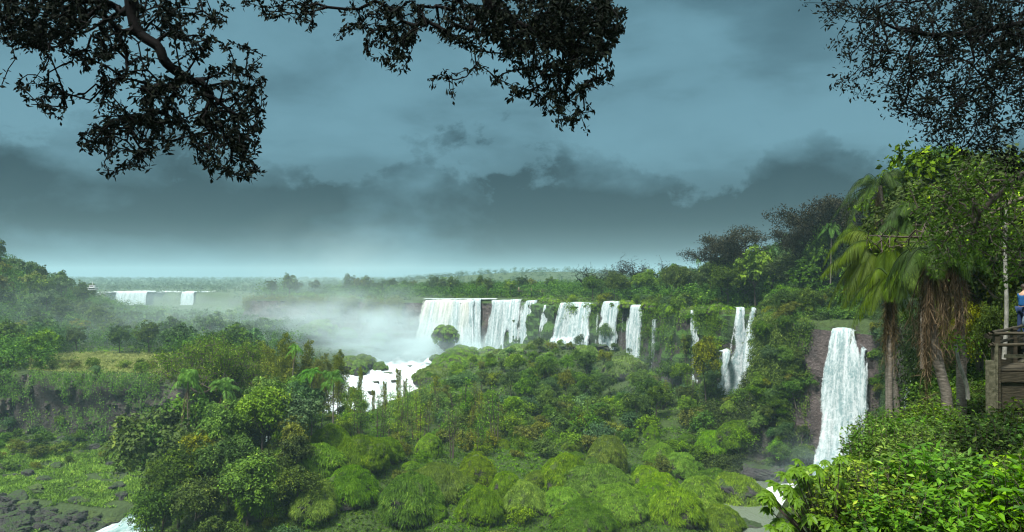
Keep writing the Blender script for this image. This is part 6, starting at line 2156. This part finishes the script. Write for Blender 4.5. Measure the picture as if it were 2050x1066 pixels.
def skinned(name, verts, edges, radii, mat, parent, root=0, sub=2, fmats=None):
    me = bpy.data.meshes.new(name)
    me.from_pydata(verts, edges, [])
    o = bpy.data.objects.new(name, me)
    C.objects.link(o)
    sk = o.modifiers.new('skin', 'SKIN')
    sk.use_smooth_shade = True
    for i, v in enumerate(me.skin_vertices[0].data):
        rr = radii[i]
        v.radius = (rr, rr) if isinstance(rr, (int, float)) else rr
        v.use_root = (i == root)
    ss = o.modifiers.new('sub', 'SUBSURF')
    ss.levels = sub
    ss.render_levels = sub
    me.materials.append(mat)
    o.parent = parent
    return o


def person(name, loc, rz, label, jacket, pack=False, lean=0.12):
    """standing adult, arms resting forward on a rail, slight forward lean"""
    e = empty(name, loc, label, 'person', rz=rz)
    v = [(0, 0, .95), (0, .02, 1.12), (0, .04, 1.30), (0, .05, 1.43), (0, .07, 1.52), (0, .09, 1.62), (0, .09, 1.70),
         (.10, 0, .90), (.12, .02, .50), (.12, -.02, .09), (.12, .12, .04),
         (-.10, 0, .90), (-.12, -.02, .50), (-.12, -.06, .09), (-.12, .08, .04),
         (.18, .05, 1.40), (.24, .10, 1.14), (.20, .34, 1.04),
         (-.18, .05, 1.40), (-.24, .10, 1.14), (-.20, .34, 1.04)]
    ed = [(0, 1), (1, 2), (2, 3), (3, 4), (4, 5), (5, 6), (0, 7), (7, 8), (8, 9), (9, 10), (0, 11), (11, 12), (12, 13), (13, 14), (3, 15), (15, 16), (16, 17), (3, 18), (18, 19), (19, 20)]
    ra = [(.155, .11), (.14, .10), (.165, .11), (.12, .085), .055, (.08, .095), (.065, .085), .09, .062, .042, (.045, .03), .09, .062, .042, (.045, .03), .062, .045, .03, .062, .045, .03]
    part(skinned('body', v, ed, ra, M['skin'], e), e)
    # clothes follow the body a little outside it
    part(skinned('jacket', [v[i] for i in (0, 1, 2, 3, 15, 16, 17, 18, 19, 20)], [(0, 1), (1, 2), (2, 3), (3, 4), (4, 5), (5, 6), (3, 7), (7, 8), (8, 9)],
                 [(.18, .135), (.165, .125), (.185, .13), (.135, .10), .078, .06, .044, .078, .06, .044], jacket, e), e)
    part(skinned('trousers', [(0, 0, .93)] + [v[i] for i in (7, 8, 9, 11, 12, 13)], [(0, 1), (1, 2), (2, 3), (0, 4), (4, 5), (5, 6)], [(.165, .12), .105, .075, .056, .105, .075, .056], M['jeans'], e), e)
    for sx in (-1, 1):
        h = np.array([.20 * sx, .34, 1.04])
        pts, es, rr = [tuple(h), tuple(h + [0, .07, -.005])], [(0, 1)], [.028, .034]
        for k in range(4):
            b = len(pts)
            x0 = (-.026 + .0175 * k)
            ln = [.030, .038, .035, .026][k]
            pts += [tuple(h + [x0, .095, .0]), tuple(h + [x0 * 1.1, .095 + ln, -.012]), tuple(h + [x0 * 1.1, .10 + ln * 1.5, -.045])]
            es += [(1, b), (b, b + 1), (b + 1, b + 2)]
            rr += [.0095, .009, .008]
        b = len(pts)
        pts += [tuple(h + [-.035 * sx, .05, -.01]), tuple(h + [-.055 * sx, .085, -.03])]
        es += [(0, b), (b, b + 1)]
        rr += [.012, .0095]
        part(skinned('hand', pts, es, rr, M['skin'], e, sub=1), e)
    # hair, ears, nose, eyes
    g = Geo()
    th = np.linspace(0, 2 * PI, 20, endpoint=False)
    for (c, s, mt, nm, zc) in [((0, .065, 1.68), (.088, .105, .105), 'hair', 'hair', -0.35)]:
        ph = np.linspace(0.02, PI * 0.62, 10)
        T, Pp = np.meshgrid(th, ph)
        V = np.stack([c[0] + s[0] * np.sin(Pp) * np.cos(T), c[1] - 0.012 + s[1] * np.sin(Pp) * np.sin(T) * np.where(np.sin(T) > 0, 0.86, 1.0), c[2] + s[2] * np.cos(Pp)], -1).reshape(-1, 3)
        i = np.arange(9)[:, None] * 20 + np.arange(20)[None]
        j = np.arange(9)[:, None] * 20 + (np.arange(20)[None] + 1) % 20
        part(mesh_obj(nm, V, np.stack([i, i + 20, j + 20, j], -1).reshape(-1, 4), mats=[M[mt]], smooth=True, parent=e), e)
    for sx in (-1, 1):
        part(Geo().tube([(.078 * sx, .08, 1.60), (.09 * sx, .075, 1.63), (.08 * sx, .075, 1.655)], [.008, .014, .008], 6).obj('ear', M['skin'], e, smooth=True), e)
        part(Geo().box((.03 * sx, .176, 1.635), (.022, .008, .010)).obj('eye', M['hair'], e), e)
    part(Geo().tube([(0, .172, 1.64), (0, .198, 1.605), (0, .180, 1.595)], [.008, .014, .009], 6).obj('nose', M['skin'], e, smooth=True), e)
    part(Geo().box((0, .172, 1.565), (.042, .008, .007)).obj('mouth', M['jacket_navy'], e), e)
    if pack:
        b = tag(skinned('backpack', [(0, -.20, 1.02), (0, -.21, 1.22), (0, -.17, 1.40)], [(0, 1), (1, 2)], [(.15, .10), (.16, .11), (.12, .08)], M['pack'], None),
                'grey blue backpack worn by the person at the railing', 'backpack')
        b.location = loc
        b.rotation_euler = (0, 0, rz)
        for sx in (-1, 1):
            s_ = Geo().tube([(.09 * sx, -.12, 1.42), (.10 * sx, .02, 1.50), (.11 * sx, .15, 1.38), (.12 * sx, .13, 1.2), (.12 * sx, -.12, 1.08)], .014, 6).obj('strap', M['pack'], b, smooth=True)
    return e


xa = XP(2064, 21.4)
person('person', (xa, 21.4, DZ), math.radians(-62), 'person in navy jacket and jeans with backpack at the walkway railing', M['jacket_navy'], pack=True)
xb = XP(2040, 26.0)
person('person', (xb + 0.12, 26.0, DZ + 0.45), math.radians(-80), 'person in bright blue jacket farther back on the path, half hidden by leaves', M['jacket_blue'])
g = Geo()
g.box((xb + 0.3, 26.2, DZ + 0.35), (1.8, 1.6, 0.16))
for k in range(2):
    g.box((xb + 0.3, 25.2 - 0.3 * k, DZ + 0.33 - 0.17 * k), (1.8, 0.32, 0.17))
g.box((xb + 0.3, 26.2, DZ - 0.6), (1.5, 1.3, 2.1))
tag(g.obj('raised_landing', M['wood']), 'raised timber landing under the person in the bright blue jacket', 'landing')

# ------------------------------------------------------------------ small far things: footbridge over the falls, hillside building, bare rocks
def footbridge():
    a, b = np.array(P(1036, 583, 352)), np.array(P(1128, 586, 352))
    e = empty('footbridge', tuple(a), 'grey viewing footbridge on the plateau above the falls', 'footbridge')
    d = b - a
    part(Geo().beam((0, 0, 0), d * 0.30, 2.6, 0.4).beam(d * 0.30, d, 2.0, 0.35).obj('deck', M['wood'], e), e)
    g = Geo()
    n = 26
    for k in range(n + 1):
        p = d * k / n
        g.beam(p + [0, -1.0, 0], p + [0, -1.0, 1.15], 0.09, 0.09)
    for z in (0.6, 1.15):
        g.beam(np.array([0, -1.0, z]), d + [0, -1.0, z], 0.08, 0.08)
    part(g.obj('railing', M['wood_pale'], e), e)
    for k in (0.05, 0.3, 0.55, 0.8):
        p = d * k
        part(Geo().beam(p + [0, 0, -8], p, 0.4, 0.4).obj('pier', M['wood'], e), e)
    return a, d


a, d = footbridge()
M['shirt_white'] = plain_mat('white_shirt', (0.6, 0.6, 0.6), (0.8, 0.8, 0.8), 5)


def small_person(p, shirt, label, rz):
    e = empty('person', tuple(p), label, 'person', rz=rz)
    v = [(0, 0, .95), (0, 0, 1.3), (0, 0, 1.5), (0, 0, 1.66), (.11, 0, .5), (.12, 0, .06), (-.11, 0, .5), (-.12, 0, .06), (.25, 0, 1.2), (.22, .15, 1.0), (-.25, 0, 1.2), (-.22, .1, .98)]
    part(skinned('body', v, [(0, 1), (1, 2), (2, 3), (0, 4), (4, 5), (0, 6), (6, 7), (1, 8), (8, 9), (1, 10), (10, 11)], [.16, .16, .06, .1, .08, .05, .08, .05, .05, .035, .05, .035], M['skin'], e, sub=1), e)
    part(skinned('shirt', [v[0], v[1], v[8], v[10]], [(0, 1), (1, 2), (1, 3)], [.19, .19, .075, .075], shirt, e, sub=1), e)


small_person(a + d * 0.03 + [0, 0, 0.2], M['shirt_white'], 'tiny person in white at the left end of the far footbridge', 0.4)
small_person(a + d * 0.30 + [0, 0, 0.2], M['skin'], 'tiny person in tan standing midway along the far footbridge', 2.4)
small_person(a + d * 0.97 + [0, 0, 0.2], M['shirt_white'], 'tiny person in white at the right end of the far footbridge', 1.0)
M['white_wall'] = plain_mat('white_wall', (0.6, 0.62, 0.62), (0.75, 0.76, 0.75), 2)
M['dark_window'] = plain_mat('dark_window', (0.03, 0.04, 0.05), (0.05, 0.06, 0.07), 2, rough=0.2)
c = P(186, 571, 345)
c = c - np.array([0, 0, 1.2])
e = empty('lookout_building', tuple(c), 'small white building with terraces showing among trees on the left hill', 'building', sc=0.38)
part(Geo().box((0, 0, -1.5), (9, 6, 2.6)).box((-1, 0.5, 1.6), (5, 4.5, 2.4)).obj('wall', M['white_wall'], e), e)
part(Geo().box((0, -0.3, 0.05), (10, 7.5, 0.35)).box((-1, 0.3, 3.0), (6.2, 5.6, 0.3)).obj('roof', M['white_wall'], e), e)
part(Geo().box((0, -3.02, -1.3), (7.4, 0.08, 1.2)).box((-1, -1.78, 1.7), (4, 0.08, 1.1)).obj('window', M['dark_window'], e), e)
part(Geo().beam((-1, 1, 3.1), (-1, 1, 7.2), 0.25, 0.25).obj('mast', M['white_wall'], e), e)

# ------------------------------------------------------------------ haze and drifting spray
def vol_mat(name, dens, color, falloff=False, aniso=0.0, nscale=1.5, nlo=0.35, nhi=0.75):
    m, t = new_mat(name)
    v = t.nodes.new('ShaderNodeVolumePrincipled')
    v.inputs['Color'].default_value = (*color, 1)
    v.inputs['Anisotropy'].default_value = aniso
    if falloff:
        tc = t.nodes.new('ShaderNodeTexCoord')
        ln = t.nodes.new('ShaderNodeVectorMath')
        ln.operation = 'LENGTH'
        t.links.new(tc.outputs['Object'], ln.inputs[0])
        f = ramp(t, ln.outputs['Value'], [(0.0, 1.0), (0.35, 0.62), (0.7, 0.16), (0.96, 0.0)])
        n = N(t, 'ShaderNodeTexNoise', Scale=nscale, Detail=4.0, Roughness=0.6)
        t.links.new(tc.outputs['Object'], n.inputs['Vector'])
        nn = ramp(t, n.outputs['Fac'], [(nlo, 0.0), (nhi, 1.0)])
        t.links.new(mth(t, 'MULTIPLY', mth(t, 'MULTIPLY', f, nn), dens), v.inputs['Density'])
    else:
        v.inputs['Density'].default_value = dens
    o = t.nodes.new('ShaderNodeOutputMaterial')
    t.links.new(v.outputs[0], o.inputs['Volume'])
    return m


hz = Geo().box((0, 0, 0), (11600, 11600, 140))
hz = hz.obj('haze', vol_mat('haze_air', 0.00016, (0.56, 0.86, 0.94)))
hz.location = (0, 0, 120 / 2 - 18 + 10)
tag(hz, kind='stuff')


def mist(c, rad, dens, nscale=1.6, nlo=0.35, nhi=0.75, rz=0):
    nscale, nlo, nhi = nscale * 1.7, nlo + 0.07, nhi - 0.07
    th = np.linspace(0, 2 * PI, 24, endpoint=False)
    ph = np.linspace(0.02, PI - 0.02, 14)
    T, Pp = np.meshgrid(th, ph)
    V = np.stack([np.sin(Pp) * np.cos(T), np.sin(Pp) * np.sin(T), np.cos(Pp)], -1).reshape(-1, 3)
    i = np.arange(13)[:, None] * 24 + np.arange(24)[None]
    j = np.arange(13)[:, None] * 24 + (np.arange(24)[None] + 1) % 24
    q = np.stack([i, i + 24, j + 24, j], -1).reshape(-1, 4)
    o = mesh_obj('mist', V, q, mats=[vol_mat('spray', dens, (0.79, 0.97, 1.0), True, 0.0, nscale, nlo, nhi)], smooth=True)
    o.location = c
    o.scale = rad
    o.rotation_euler = (0, 0, rz)
    tag(o, kind='stuff')


mist((-40, 304, 15), (48, 18, 13), 0.36, 1.6, 0.30, 0.70)
mist((-58, 304, 25), (50, 26, 20), 0.07, 1.8, 0.34, 0.70)
mist((-88, 300, 26), (80, 50, 22), 0.024, 1.8, 0.30, 0.75)
mist((-150, 300, 26), (110, 80, 26), 0.005, 1.5, 0.25, 0.7)
mist((25, 268, 24), (50, 26, 20), 0.007)
mist((2, 296, 16), (34, 20, 13), 0.020)
mist((42, 222, 15), (22, 34, 17), 0.007)
mist((64, 154, 5), (22, 16, 10), 0.03)
mist((-78, 330, 46), (62, 40, 36), 0.009, 1.2, 0.3, 0.7)
mist((-470, 958, 18), (130, 36, 20), 0.012, 1.2, 0.25, 0.7)
